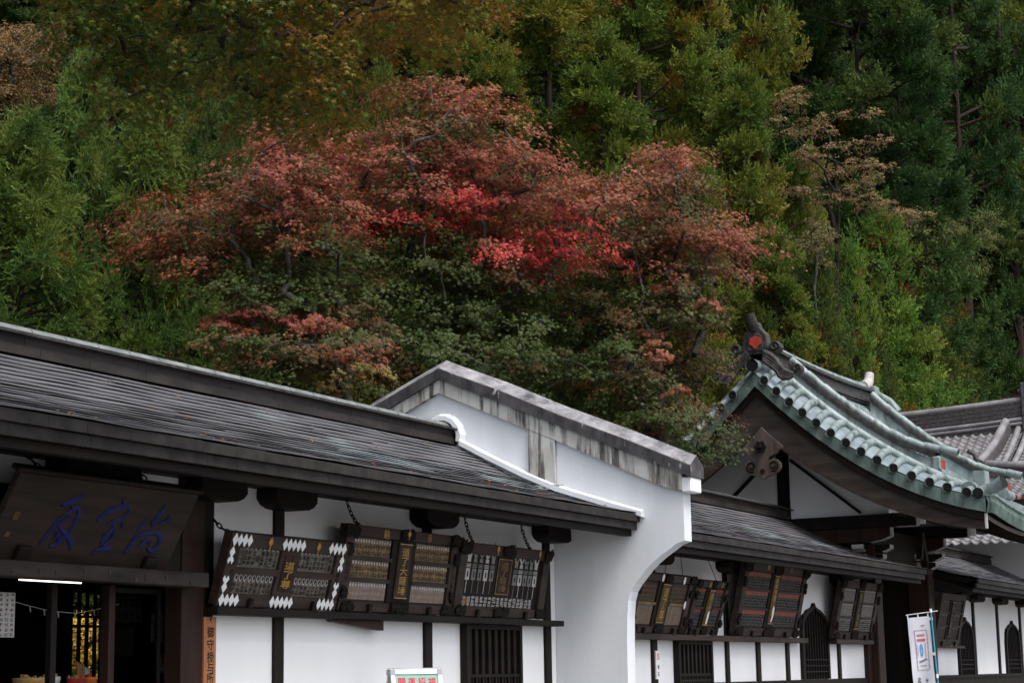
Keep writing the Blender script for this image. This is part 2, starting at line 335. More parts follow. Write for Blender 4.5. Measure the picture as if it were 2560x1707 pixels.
# ---------------------------------------------------------------- ground and hill (setting)
def hill_z(X, Y):
    t = np.maximum(0, Y - 17.6)
    return .60 * t * (1 - np.exp(-t / 4.0)) + .8 * np.maximum(0, t - 13) + 1.5 * np.maximum(0, X - 104) + .5 * np.sin(X * .21) * np.minimum(t / 6, 1) + .35 * np.sin(X * .53 + Y * .4) * np.minimum(t / 6, 1)
g = MB(); g.add([(-300, -300, 0), (500, -300, 0), (500, 500, -.0), (-300, 500, 0)], [(0, 1, 2, 3)])
tag(g.build('ground', 'gravel'), 'pale gravel courtyard ground in front of the temple corridor', 'ground', kind='structure')
g = MB(); g.add([(6, 7.5, .004), (70, 7.5, .004), (70, 11.2, .004), (6, 11.2, .004)], [(0, 1, 2, 3)])
tag(g.build('pavement', 'paving'), 'grey stone pavement along the white corridor wall', 'pavement', kind='structure')
xs = np.linspace(-60, 240, 150); ys = np.concatenate([np.linspace(17.2, 60, 60), np.linspace(62, 220, 40)])
g = MB(); g.grid([[(x, y, float(hill_z(x, y)) + .02) for y in ys] for x in xs])
tag(g.build('hillside', 'forest_floor'), 'dark steep wooded hillside rising behind the temple roofs', 'hillside', kind='structure')

# ---------------------------------------------------------------- shared builders of the corridor wings
def shingles(mb, x0, x1, prof, n, sheet=2.2, amp=.0042, seed=1):
    rg = np.random.default_rng(seed); prof = np.array(prof); d = np.r_[0, np.cumsum(np.linalg.norm(np.diff(prof, axis=0), axis=1))]
    def P(s): return np.array([np.interp(s, d, prof[:, 0]), np.interp(s, d, prof[:, 1])])
    S = np.linspace(0, d[-1], n + 1); nx = int((x1 - x0) / .16)
    warp = lambda x, i: .013 * math.sin(x * .9 + i * .35) + .008 * math.sin(x * 2.3 - i * .5) + .010 * math.sin(x * .37 + i * .6) + .004 * math.sin(x * 4.7 + i * 1.1)
    for i in range(n):
        a, b = P(S[i]), P(min(S[i + 1] + .02, d[-1])); t = (b - a) / np.linalg.norm(b - a); nm = np.array([-t[1], t[0]])
        if nm[1] < 0: nm = -nm
        x = x0 - rg.uniform(0, sheet)
        while x < x1:
            L = sheet * rg.uniform(.75, 1.3); xa, xb = max(x, x0), min(x + L + .03, x1)
            if xb - xa > .05:
                tl, tr = rg.uniform(-amp, amp), rg.uniform(-amp, amp); m_ = max(2, int((xb - xa) / .2)); P0 = []; P1 = []; P2 = []
                for q in np.linspace(0, 1, m_ + 1):
                    xx = xa + (xb - xa) * q; lf = .023 + (tl * (1 - q) + tr * q) + .004 * math.sin(q * 9 + i); sh = warp(xx, i) + (tl * (1 - q) + tr * q) * .8
                    lo = a + t * sh; hi = b + t * warp(xx, i + 1)
                    P2.append((xx, lo[0] + nm[0] * (lf - .006), lo[1] + nm[1] * (lf - .006))); P0.append((xx, lo[0] + nm[0] * lf, lo[1] + nm[1] * lf)); P1.append((xx, hi[0] + nm[0] * .004, hi[1] + nm[1] * .004))
                mb.grid([P2, P0], False); mb.grid([P0, P1], False)
            x += L
SAG = ((0, 0), (.23, .13), (.44, .295), (.665, .51), (.83, .725), (1, .955))
def wing_roof(par, x0, x1, ye, ze, yb, zb, zr, seed, n=24, ends=True):
    """eave edge (ye, ze) up to ridge foot (yb, zb); ridge top zr"""
    yr = yb + .22
    prof = [(ye + (yb - ye) * a, ze + (zb - ze) * b) for a, b in SAG]
    mb = MB(); shingles(mb, x0, x1, prof, n, seed=seed)
    # back slope, plain
    mb.add([(x0, yr, zb), (x1, yr, zb), (x1, 2 * yr - ye, ze), (x0, 2 * yr - ye, ze)], [(0, 1, 2, 3)])
    rf = mb.build('roof', 'roof_sheet', par)
    # closed deck under the sheets
    dk = MB().yz([(ye + .05, ze - .03), (ye + (yb - ye) * .44, ze + (zb - ze) * .295 - .045), (ye + (yb - ye) * .7, ze + (zb - ze) * .53 - .04), (yr, zb - .04), (2 * yr - ye - .05, ze - .03), (2 * yr - ye - .3, ze - .16), (yr, zb - .20), (ye + (yb - ye) * .5, ze + (zb - ze) * .30 - .15), (ye + .3, ze - .10)], x0 + .01, x1 - .01)
    dk.build('roof_deck', 'soffit', par)
    # ridge: two board rows, dark moulding, capped by a segmented roll
    rg = random.Random(seed); mb = MB()
    for r_, (z0, z1, off) in enumerate(((zb - .02, zb + .085, 0), (zb + .089, zb + .19, .02))):
        x = x0 - rg.random() * .8
        while x < x1:
            L = .75 + rg.random() * .25; a, b = max(x, x0), min(x + L, x1)
            if b - a > .02: mb.box(a + .003, b - .003, yb + off, 2 * yr - yb - off, z0, z1)
            x += L
    mb.build('ridge_boards', 'ridge_brown', rf)
    mb = MB().box(x0, x1, yb - .07, 2 * yr - yb + .07, zb + .19, zb + .215).box(x0, x1, yb + .03, 2 * yr - yb - .03, zb + .215, zb + .25); mb.build('ridge_moulding', 'copper_brown', rf)
    mb = MB(); x = x0
    while x < x1 - .02:
        b = min(x + .55, x1); ys_ = [yr + .15 * math.cos(t) for t in np.linspace(0, math.pi, 9)]; zs = [zb + .215 + (zr + .015 - zb - .215) * max(0, math.sin(t)) ** .7 for t in np.linspace(0, math.pi, 9)]
        mb.grid([[(x + .004, y, z) for y, z in zip(ys_, zs)], [(b - .004, y, z) for y, z in zip(ys_, zs)]])
        mb.grid([[(x - .006, yr + (y - yr) * 1.04, zb + (z - zb) * 1.012 + .002) for y, z in zip(ys_, zs)], [(x + .012, yr + (y - yr) * 1.04, zb + (z - zb) * 1.012 + .002) for y, z in zip(ys_, zs)]]); x += .55
    mb.build('ridge_cap', 'ridge_cap', rf)
    # eave edge: two rows of short boards
    for r_, (z0, z1, off) in enumerate(((ze - .105, ze - .002, 0.0), (ze - .215, ze - .109, .05))):
        mb = MB(); x = x0 - rg.random() * .5
        while x < x1:
            L = .48 + rg.random() * .12; a, b = max(x, x0), min(x + L, x1)
            if b - a > .02: mb.box(a + .002, b - .002, ye + off, ye + off + .06, z0, z1 + rg.uniform(-.004, .004))
            x += L
        mb.build('eave_board', 'roof_edge', rf)
    box('eave_batten', 'wood_beam', par, x0, x1, ye + .14, ye + .26, ze - .30, ze - .217)
    # soffit and rafters
    mb = MB().add([(x0, ye + .10, ze - .20), (x1, ye + .10, ze - .20), (x1, 12.05, ze + .25), (x0, 12.05, ze + .25)], [(0, 1, 2, 3)]); mb.build('soffit', 'soffit', par)
    x = x0 + .15; pr = None
    while x < x1:
        if pr is None: pr = MB().bar((x, ye + .2, ze - .235), (x, 12.0, ze + .165), .07, .07).build('rafter', 'wood_beam', par); xp = x
        else:
            o = pr.copy(); COL.objects.link(o); o.parent = par; o.location.x = x - xp
        x += .36
    return rf
def bracket(par, x, z0, z1, wd=.82, y0=11.72, y1=12.0):
    h = z1 - z0
    poly = [(-wd / 2, z1), (-wd / 2, z0 + h * .45), (-wd * .42, z0 + h * .2), (-wd * .3, z0 + h * .04), (-wd * .15, z0), (wd * .15, z0), (wd * .3, z0 + h * .04), (wd * .42, z0 + h * .2), (wd / 2, z0 + h * .45), (wd / 2, z1)]
    MB().prism(poly, (x, y0, 0), (1, 0, 0), (0, 0, 1), (0, y1 - y0, 0)).build('bracket', 'wood_beam', par, bevel=.01)
def lattice_window(par, x0, x1, z0, z1, nb, mid=None):
    f = MB().box(x0, x0 + .07, 11.89, 12.02, z0, z1).box(x1 - .07, x1, 11.90, 12.02, z0, z1).box(x0 + .07, x1 - .07, 11.90, 12.02, z1 - .06, z1).build('window', 'wood_dark', par)
    MB().box(x0 + .07, x1 - .07, 11.985, 11.997, z0, z1 - .06).build('pane', 'interior', f)
    b = MB()
    for i in range(nb):
        xx = x0 + .07 + (x1 - x0 - .14) * (i + .5) / nb; b.box(xx - .04, xx + .04, 11.935, 11.98, z0, z1 - .06)
    if mid:
        for zz in mid: b.box(x0 + .07, x1 - .07, 11.915, 11.930, zz - .02, zz + .02)
        for i in range(nb * 2):
            xx = x0 + .07 + (x1 - x0 - .14) * (i + .5) / (nb * 2); b.box(xx - .014, xx + .014, 11.918, 11.928, z0, mid[0] + .02)
    b.build('lattice', 'wood_beam', f); return f
def bell_window(par, cx, wd, z0, z1, y=12.0):
    h = z1 - z0; out = [(-.5, 0), (-.50, .62), (-.46, .78), (-.40, .86), (-.32, .885), (-.24, .93), (-.12, .955), (-.05, .975), (0, 1.03), (.05, .975), (.12, .955), (.24, .93), (.32, .885), (.40, .86), (.46, .78), (.50, .62), (.5, 0)]
    P = [(cx + u * wd, z0 + v * h) for u, v in out]; I = [(cx + u * wd * .87, z0 + v * h * .955) for u, v in out]
    fr = MB(); n_ = len(P)
    for q0, q1, flip in ((P, I, 0),):
        fr.add([(x, y - .07, z) for x, z in P] + [(x, y - .07, z) for x, z in I] + [(x, y + .05, z) for x, z in P] + [(x, y + .05, z) for x, z in I],
               [(i, i + 1, n_ + i + 1, n_ + i) for i in range(n_ - 1)] + [(i, 2 * n_ + i, 2 * n_ + i + 1, i + 1) for i in range(n_ - 1)] + [(n_ + i, n_ + i + 1, 3 * n_ + i + 1, 3 * n_ + i) for i in range(n_ - 1)])
    f = fr.build('window', 'wood_dark', par)
    MB().add([(x, y - .012, z) for x, z in I], [tuple(range(n_))]).build('pane', 'interior', f)
    b = MB(); nb = 9
    for i in range(nb):
        u = -.43 + .86 * (i + .5) / nb; vt = np.interp(u, [q[0] * .87 for q in out], [q[1] * .955 for q in out]) - .01
        b.box(cx + u * wd - .014, cx + u * wd + .014, y - .045, y - .02, z0, z0 + vt * h)
    for v in (.10, .18, .26): b.box(cx - .43 * wd, cx + .43 * wd, y - .06, y - .047, z0 + v * h - .012, z0 + v * h + .012)
    b.build('lattice', 'wood_beam', f); return f
def post(par, x0, x1, y0, y1, z0, z1, mat='wood_dark'): return box('post', mat, par, x0, x1, y0, y1, z0, z1, .008)

# ================================================================ treasure hall (near wing)
XF = 24.49
hall = empty('treasure_hall', (16.2, 12, 0), 'long dark-roofed wing with white plaster walls and open shop front, nearest the viewer', 'temple building')
wing_roof(hall, 8.6, XF - .01, 10.62, 3.35, 13.60, 4.58, 4.90, 3, 22)
box('wall', 'plaster', hall, 15.98, XF - .01, 12.0, 12.15, 0.35, 3.62)
box('upper_wall', 'plaster', hall, 8.6, 15.98, 12.0, 12.15, 2.2, 3.62)
box('foundation', 'paving', hall, 8.6, XF - .01, 11.9, 12.3, 0.0, .345)
box('wall_plate', 'wood_beam', hall, 8.6, XF - .01, 11.78, 12.03, 3.20, 3.47)
for a, b in ((17.32, 17.50), (20.65, 20.83), (24.08, 24.26)): post(hall, a, b, 11.955, 12.05, .35, 3.2)
post(hall, 15.60, 15.98, 11.93, 12.15, .0, 3.25, 'wood_red')
post(hall, 15.98, 16.17, 11.95, 12.04, .35, 3.25)
for xx in (16.05, 17.41, 20.74, 24.17): bracket(hall, xx, 2.985, 3.20)
bracket(hall, 14.1, 2.985, 3.20, 1.1)
box('rail', 'wood_beam', hall, 15.99, 24.28, 11.76, 11.99, 1.795, 1.875, .008)
# curved board fixed under the rail
MB().xz([(18.30, 1.79), (18.34, 1.765), (18.6, 1.745), (18.9, 1.72), (19.2, 1.69), (19.44, 1.675), (19.44, 1.79)], 11.84, 11.93).build('under_board', 'wood_red', hall)
lattice_window(hall, 21.62, 23.23, .35, 1.79, 8, (1.12, .92))
box('transom_board', 'wood_dark', hall, 12.3, 15.59, 11.95, 11.995, 2.215, 2.93)
# shop opening: worn lintel, posts, dark room behind
lint = box('lintel', 'beam_worn', hall, 8.6, 15.70, 11.66, 11.90, 2.06, 2.21, .01)
for k in range(9):
    x = 12.8 + k * .32 + random.uniform(-.1, .1); z = 2.075 + random.uniform(0, .06); box('paper_slip', 'wood_grey', lint, x, x + random.uniform(.015, .035), 11.652, 11.657, z, z + random.uniform(.03, .07))
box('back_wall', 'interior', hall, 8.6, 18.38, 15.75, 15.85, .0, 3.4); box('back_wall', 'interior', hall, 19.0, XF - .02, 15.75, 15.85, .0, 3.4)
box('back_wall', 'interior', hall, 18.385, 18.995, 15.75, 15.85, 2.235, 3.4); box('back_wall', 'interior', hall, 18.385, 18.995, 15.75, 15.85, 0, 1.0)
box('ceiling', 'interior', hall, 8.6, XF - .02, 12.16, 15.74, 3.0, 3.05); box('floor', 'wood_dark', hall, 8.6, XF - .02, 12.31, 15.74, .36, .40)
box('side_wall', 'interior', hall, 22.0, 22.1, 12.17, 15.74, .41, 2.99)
box('shop_post', 'wood_dark', hall, 13.77, 13.85, 12.06, 12.12, .40, 2.059); box('shop_post', 'wood_red', hall, 14.56, 14.65, 12.02, 12.12, .40, 2.059)
wf = MB()
for i in range(5):
    x = 18.385 + i * .152; wf.box(x - .026, x + .026, 15.77, 15.795, 1.0, 2.235)
for z in (1.80, 1.92): wf.box(18.385, 18.995, 15.797, 15.815, z, z + .035)
wf.build('lattice_window', 'wood_dark', hall)
# sliding shop door with its pane
sdr = empty('sliding_door', (15.1, 12.2, .41), 'glazed sliding shop door between the reddish post and the corner pillar', 'door')
MB().box(14.67, 14.72, 12.18, 12.22, .41, 2.05).box(15.53, 15.58, 12.18, 12.22, .41, 2.05).box(14.72, 15.53, 12.18, 12.22, 2.0, 2.05).box(14.72, 15.53, 12.18, 12.22, .41, .8).build('door_frame', 'wood_dark', sdr)
box('pane', 'glass', sdr, 14.72, 15.53, 12.195, 12.203, .80, 2.0)

# ================================================================ white fire wall
fire = empty('fire_wall', (XF, 11.5, 0), 'white plaster fire wall with stained sloping coping and arched front, rising between the two roofs', 'wall')
arch = [(9.95, 2.95), (10.08, 2.91), (10.2, 2.83), (10.33, 2.75), (10.45, 2.66), (10.56, 2.56), (10.65, 2.46), (10.73, 2.37), (10.80, 2.27), (10.84, 2.14), (10.865, 1.9), (10.875, 1.6), (10.88, 1.2), (10.88, 0)]
def cop_z(y): return float(np.interp(y, [9.82, 13.85, 17.9], [3.84, 5.58, 3.83]))
body = [(9.95, cop_z(9.95) - .02)] + arch + [(17.8, 0), (17.8, cop_z(17.8)), (13.85, cop_z(13.85))]
MB().yz(body[::-1], XF, XF + .27).build('wall_body', 'plaster_rough', fire)
fz = [(9.94, 3.655), (10.05, 3.672), (10.25, 3.735), (10.55, 3.875), (11.93, 4.515)]
fz2 = [(12.365, 4.70), (13.89, 5.375), (17.8, 3.60)]
MB().yz([(9.94, cop_z(9.94) + .01), (13.85, cop_z(13.85) + .01), (17.8, cop_z(17.8) + .01)][::-1] + fz[:-1] + [(11.93, 4.515), (12.365, 4.70), (13.89, 5.375), (17.8, 3.62)], XF - .075, XF - .002).build('frieze', 'plaster_stained', fire)
MB().yz([(11.93, 3.83), (12.365, 4.06), (12.365, 4.698), (11.93, 4.513)], XF - .07, XF - .002).build('pilaster', 'plaster_stained', fire, bevel=.006)
box('front_cap', 'plaster', fire, XF - .06, XF + .33, 9.80, 9.948, 3.63, 3.838, .012)
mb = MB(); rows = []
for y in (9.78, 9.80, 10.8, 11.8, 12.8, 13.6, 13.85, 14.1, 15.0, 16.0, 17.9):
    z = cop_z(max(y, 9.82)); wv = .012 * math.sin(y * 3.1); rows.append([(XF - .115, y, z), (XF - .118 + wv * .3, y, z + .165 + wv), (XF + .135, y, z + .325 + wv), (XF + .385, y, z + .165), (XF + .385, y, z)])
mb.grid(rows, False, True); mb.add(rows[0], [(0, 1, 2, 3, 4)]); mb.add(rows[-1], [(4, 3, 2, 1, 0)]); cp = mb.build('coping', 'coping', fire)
mb = MB(); mb.grid([[tuple(np.array(r[1]) + (.012, 0, .012)), tuple(np.array(r[2]) + (0, 0, .008)), tuple(np.array(r[3]) + (-.012, 0, .012))] for r in rows], False); mb.build('coping_top_skylit', 'coping_top_skylit', cp)
led = [(10.55, 3.36), (11.0, 3.50), (11.9, 3.80), (12.42, 4.03), (13.0, 4.32), (13.50, 4.585)]
mb = MB(); rows = []
for y, z in led: rows.append([(XF - .004, y, z - .055), (XF - .14, y, z - .05), (XF - .14, y, z + .025), (XF - .05, y, z + .05), (XF - .004, y, z + .055)])
mb.grid(rows, False); mb.add(rows[0], [(4, 3, 2, 1, 0)]); mb.add(rows[-1], [(0, 1, 2, 3, 4)])
arc = [(13.50, 4.585, 0), (13.485, 4.70, 0), (13.53, 4.83, 0), (13.62, 4.94, 0), (13.74, 5.0, 0), (13.86, 5.01, 0), (13.98, 4.96, 0), (14.06, 4.86, 0), (14.1, 4.7, 0)]
rows = []
for i, (y, z, _) in enumerate(arc):
    cy, cz = 13.82, 4.70; dy, dz = y - cy, z - cz; L = math.hypot(dy, dz); dy /= L; dz /= L
    rows.append([(XF - .004, y - dy * .07, z - dz * .07), (XF - .12, y - dy * .07, z - dz * .07), (XF - .12, y, z), (XF - .06, y + dy * .035, z + dz * .035), (XF - .004, y + dy * .05, z + dz * .05)])
mb.grid(rows, False); mb.build('ledge', 'plaster_rough', fire)
box('ledge_end', 'plaster_stained', fire, XF - .135, XF - .003, 11.84, 12.44, 3.78, 3.85)

# ================================================================ far wing of the corridor (between fire wall and gate)
wing = empty('corridor_wing', (31, 12, 0), 'white-walled corridor wing between the arched fire wall and the copper gate', 'temple building')
wing_roof(wing, 24.87, 40.0, 10.65, 3.215, 13.60, 4.44, 4.72, 9, 20)
box('wall', 'plaster', wing, 24.87, 39.70, 12.0, 12.15, .9, 3.45)
box('lower_wall', 'wood_dark', wing, 24.87, 39.70, 11.97, 12.14, 0.0, .899)
box('sill', 'wood_beam', wing, 24.87, 39.70, 11.93, 12.03, .83, .94, .006)
box('wall_plate', 'wood_beam', wing, 24.87, 39.95, 11.80, 12.03, 3.03, 3.30)
for a, b in ((27.93, 28.13), (31.23, 31.38), (32.80, 32.98), (34.44, 34.60), (37.66, 37.82)): post(wing, a, b, 11.955, 12.05, .94, 3.03)
post(wing, 39.55, 40.25, 11.90, 12.20, 0, 3.3, 'wood_red')
for xx in (28.03, 31.3, 34.9, 37.74): bracket(wing, xx, 2.84, 3.03, .75)
box('rail', 'wood_frame', wing, 25.3, 35.16, 11.76, 11.99, 1.64, 1.735, .006); box('rail', 'wood_frame', wing, 36.98, 39.54, 11.76, 11.99, 1.64, 1.735, .006)
lattice_window(wing, 28.87, 30.43, .941, 1.639, 8, (1.08, .98))
bell_window(wing, 36.15, 1.68, .945, 2.40)

# ================================================================ wing beyond the gate
wing2 = empty('corridor_wing', (52, 12, 0), 'white corridor wing beyond the gate, with bell-shaped windows', 'temple building')
wing_roof(wing2, 44.6, 64.0, 10.65, 3.20, 13.60, 4.30, 4.55, 17, 20)
box('wall', 'plaster', wing2, 44.6, 64, 12.0, 12.15, .9, 3.4); box('lower_wall', 'wood_dark', wing2, 44.6, 64, 11.97, 12.14, 0, .869)
box('sill', 'wood_beam', wing2, 44.6, 64, 11.92, 12.03, .87, .945); box('wall_plate', 'wood_beam', wing2, 44.6, 64, 11.8, 12.03, 2.98, 3.3)
for xx in (47.55, 49.25, 51.95, 54.75, 57.5):
    post(wing2, xx, xx + .17, 11.95, 12.05, .945, 2.98); bracket(wing2, xx + .085, 2.80, 2.98, .8)
bell_window(wing2, 48.35, 1.55, .945, 2.36); bell_window(wing2, 53.7, 1.75, .945, 2.36)
box('rail', 'wood_frame', wing2, 44.6, 47.5, 11.78, 11.99, 1.60, 1.66)

# ================================================================ gate with the copper roof
GX, GY = 38.0, 13.69
gate = empty('temple_gate', (42.2, 12.5, 0), 'tall timber gate with swept green copper roof and carved gable', 'gate')
def gz(d): return 7.22 - 1.03 * d + .085 * d * d
def glift(x): return -.32 * max(0, 1 - ((x - 42.3) / 4.3) ** 2)
GX1 = 46.6
def grise(x, d):          # the roof swells up from the verge towards the ridges
    t = max(0, min(1, min(x - GX, GX1 - x) / .95)); return .33 * math.sin(t * math.pi / 2) ** .8 * (1 - .55 * min(1, d / 4.85) ** 3)
def gsurf(x, y): d = abs(y - GY); return gz(d) + .30 + glift(x) * (d / 4.9) ** 2 + grise(x, d)
roof = None
ds = np.linspace(0, 4.85, 22)
GXS = np.r_[GX + .01, GX + .1, GX + .25, GX + .4, GX + .6, GX + .8, np.linspace(GX + .95, GX1 - .95, 22), GX1 - .7, GX1 - .45, GX1 - .2, GX1 - .02]
mb = MB()
for sg in (-1, 1): mb.grid([[(x, GY + sg * d, gsurf(x, GY + sg * d)) for d in ds] for x in GXS])
roof = mb.build('roof', 'copper_sheet', gate)
mb = MB()
for sg in (-1, 1): mb.grid([[(x, GY + sg * d, gsurf(x, GY + sg * d) - .30) for d in ds] for x in np.linspace(GX + .1, GX1 - .1, 14)])
mb.build('roof_underside', 'soffit', gate)
mb = MB()        # raised seams of the sheets, running down the slope
for x in np.arange(40.2, 45.9, .42):
    for sg in (-1,): mb.tube([(x, GY + sg * d, gsurf(x, GY + sg * d) + .012) for d in np.linspace(.3, 4.8, 12)], .018, 5)
mb.build('seam', 'copper', roof)
# verge: hanging copper fascia segments under the roof edge of the gable
for gx, ex in ((GX, -1), (GX1, 1)):
    mb = MB()
    for sg in (-1, 1):
        dd = np.linspace(0, 4.85, 12)
        for a, b in zip(dd[:-1], dd[1:]):
            b2 = b - .006
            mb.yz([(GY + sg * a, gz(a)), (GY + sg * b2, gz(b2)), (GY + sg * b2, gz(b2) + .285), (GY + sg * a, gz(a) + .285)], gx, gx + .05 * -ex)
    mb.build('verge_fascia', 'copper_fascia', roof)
# verge rolls: short half-buried tubes with dark hollow ends
rolls = [.235, .505, .785, 1.07, 1.37, 1.68, 2.0, 2.32, 2.655, 2.995, 3.37, 3.74, 4.10, 4.49]
for sg in (-1, 1):
    for d in (rolls if sg < 0 else rolls[1:]):
        y = GY + sg * d; z = gz(d) + .335
        zz = lambda q: gsurf(GX + q, y) + .035
        v = MB().tube([(GX - .06, y, z), (GX - .02, y, z), (GX + .12, y, zz(.12)), (GX + .3, y, zz(.3)), (GX + .5, y, zz(.5)), (GX + .7, y, zz(.7)), (GX + .92, y, zz(.92))], [.098, .09, .09, .09, .09, .09, .09], 14, False)
        v.tube([(GX - .065, y, z), (GX - .02, y, z)], [.108, .108], 14, False)
        vo = v.build('verge_tile', 'copper', roof)
        MB().tube([(GX - .052, y, z), (GX - .02, y, z)], .076, 14).build('roll_end', 'black_hole', vo)
v = MB().tube([(GX - .12, GY, gz(0) + .44), (GX + .7, GY, gz(0) + .50)], .135, 16, False).tube([(GX - .125, GY, gz(0) + .44), (GX - .07, GY, gz(0) + .44)], .155, 16, False)
vo = v.build('verge_tile', 'copper', roof); MB().tube([(GX - .11, GY, gz(0) + .44), (GX - .08, GY, gz(0) + .44)], .13, 14).build('roll_end', 'black_hole', vo)
# bar behind the rolls, then the two descending ridges
def along(x, ds_, dz=0): return [(x, GY - d, gsurf(x, GY - d) + dz) for d in ds_]
for sg in (-1, 1):
    mb = MB(); mb.tube([(GX + .97, GY + sg * d, gsurf(GX + .97, GY + sg * d) + .06) for d in np.linspace(.3, 4.7, 16)], .10, 10)
    mb.tube([(GX + 1.2, GY + sg * d, gsurf(GX + 1.2, GY + sg * d) + .03) for d in np.linspace(.3, 4.4, 16)], .055, 8)
    mb.build('verge_bar', 'copper', roof)
def desc_ridge(x, sg, d0, d1, h, tip):
    dd = np.linspace(d0, d1, 14); s = MB()
    up = lambda d: h + tip * max(0, (d - d1 + 1.0)) ** 2
    f = lambda d, ex, ez: (x + ex, GY + sg * d, gsurf(x, GY + sg * d) + ez)
    s.grid([[f(d, -.20, -.02), f(d, -.15, .30 * up(d) / .5), f(d, .15, .30 * up(d) / .5), f(d, .20, -.02)] for d in dd], False)
    rg_ = s.build('descending_ridge', 'copper', roof)
    s = MB()
    s.grid([[f(d, -.21, .31 * up(d) / .5), f(d, -.21, .41 * up(d) / .5), f(d, .21, .41 * up(d) / .5), f(d, .21, .31 * up(d) / .5)] for d in dd], False); s.build('ridge_moulding', 'copper_brown', rg_)
    s = MB(); k = 11; e = np.linspace(d0, d1 + .45, k)
    for a, b in zip(e[:-1], e[1:]):
        za, zb_ = .41 * up(min(a, d1 + .3)) / .5, .41 * up(min(b, d1 + .3)) / .5
        s.tube([f(a, 0, za + .07), f(b - .012, 0, zb_ + .05)], [.095, .089], 12, False)
    s.build('ridge_roll', 'copper', rg_)
    yb_, zb_ = GY + sg * d1, gsurf(x, GY + sg * d1)
    s = MB().box(x - .23, x + .23, yb_ - .10, yb_ + .10, zb_ - .02, zb_ + .48); s.tube([(x - .36, yb_ + sg * .04, zb_ + .10), (x + .36, yb_ + sg * .04, zb_ + .10)], .13, 12)
    s.build('ridge_end_block', 'copper', rg_, bevel=.03)
    MB().box(x - .15, x + .15, yb_ + sg * .10 - .01, yb_ + sg * .10 + .01, zb_ + .08, zb_ + .40).build('crest_plate', 'red_crest', rg_)
for x in (GX + 1.5, GX1 - .9):
    for sg in (-1, 1): desc_ridge(x, sg, .35, 3.55, .5, .22)
# corner pieces at the lower end of the gable edge
y0, z0 = GY - 4.72, gz(4.72) + .36
mb = MB().tube([(GX - .05, y0, z0), (GX + .5, y0, z0 + .03)], .115, 12, False).tube([(GX + .15, y0 + .02, z0 + .05), (GX + .12, y0 - .28, z0 + .10), (GX + .05, y0 - .52, z0 + .22)], [.10, .12, .14], 12, False)
mb.tube([(GX + .35, y0 + .28, z0 + .12), (GX + 1.15, y0 + .22, z0 + .16)], .17, 12).box(GX + .55, GX + .95, y0 - .02, y0 + .22, z0 + .1, z0 + .52)
co = mb.build('corner_tile', 'copper', roof)
MB().tube([(GX - .055, y0, z0), (GX - .01, y0, z0)], .09, 12).build('roll_end', 'black_hole', co); MB().tube([(GX + .052, y0 - .515, z0 + .218), (GX + .06, y0 - .49, z0 + .205)], .125, 12).build('roll_end', 'black_hole', co)
# front eave edge: ribbed copper drip strip
mb = MB(); xs = np.linspace(GX + .03, GX1 - .03, 420); rows = []
for i, x in enumerate(xs):
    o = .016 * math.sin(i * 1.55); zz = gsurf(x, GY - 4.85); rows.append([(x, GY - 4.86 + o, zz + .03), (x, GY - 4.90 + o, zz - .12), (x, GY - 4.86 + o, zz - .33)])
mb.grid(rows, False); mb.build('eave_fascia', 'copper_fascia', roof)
mb = MB()
for i, x in enumerate(np.arange(GX + .1, GX1 - .1, .12)): zz = gsurf(x, GY - 4.85); mb.tube([(x, GY - 4.60, zz + .05), (x, GY - 4.93, zz + .03)], .035, 6)
mb.build('eave_tiles', 'copper', roof)
# main ridge
mb = MB(); rx = np.linspace(GX + .35, GX1 - .2, 18); rs = lambda x: 7.80 + .10 * ((x - 42.3) / 4.3) ** 2
mb.grid([[(x, GY - .20, rs(x) - .12), (x, GY - .18, rs(x) + .22), (x, GY + .18, rs(x) + .22), (x, GY + .20, rs(x) - .12)] for x in rx], False); rg_ = mb.build('main_ridge', 'copper_brown', roof)
mb = MB(); mb.grid([[(x, GY - .27, rs(x) + .22), (x, GY - .27, rs(x) + .29), (x, GY + .27, rs(x) + .29), (x, GY + .27, rs(x) + .22)] for x in rx], False)
mb.grid([[(x, GY - .24, rs(x) - .06), (x, GY - .24, rs(x) - .01), (x, GY + .24, rs(x) - .01), (x, GY + .24, rs(x) - .06)] for x in rx], False); mb.build('ridge_moulding', 'copper_brown', rg_)
MB().tube([(x, GY, rs(x) + .34) for x in rx], .13, 12).build('ridge_roll', 'copper', rg_)
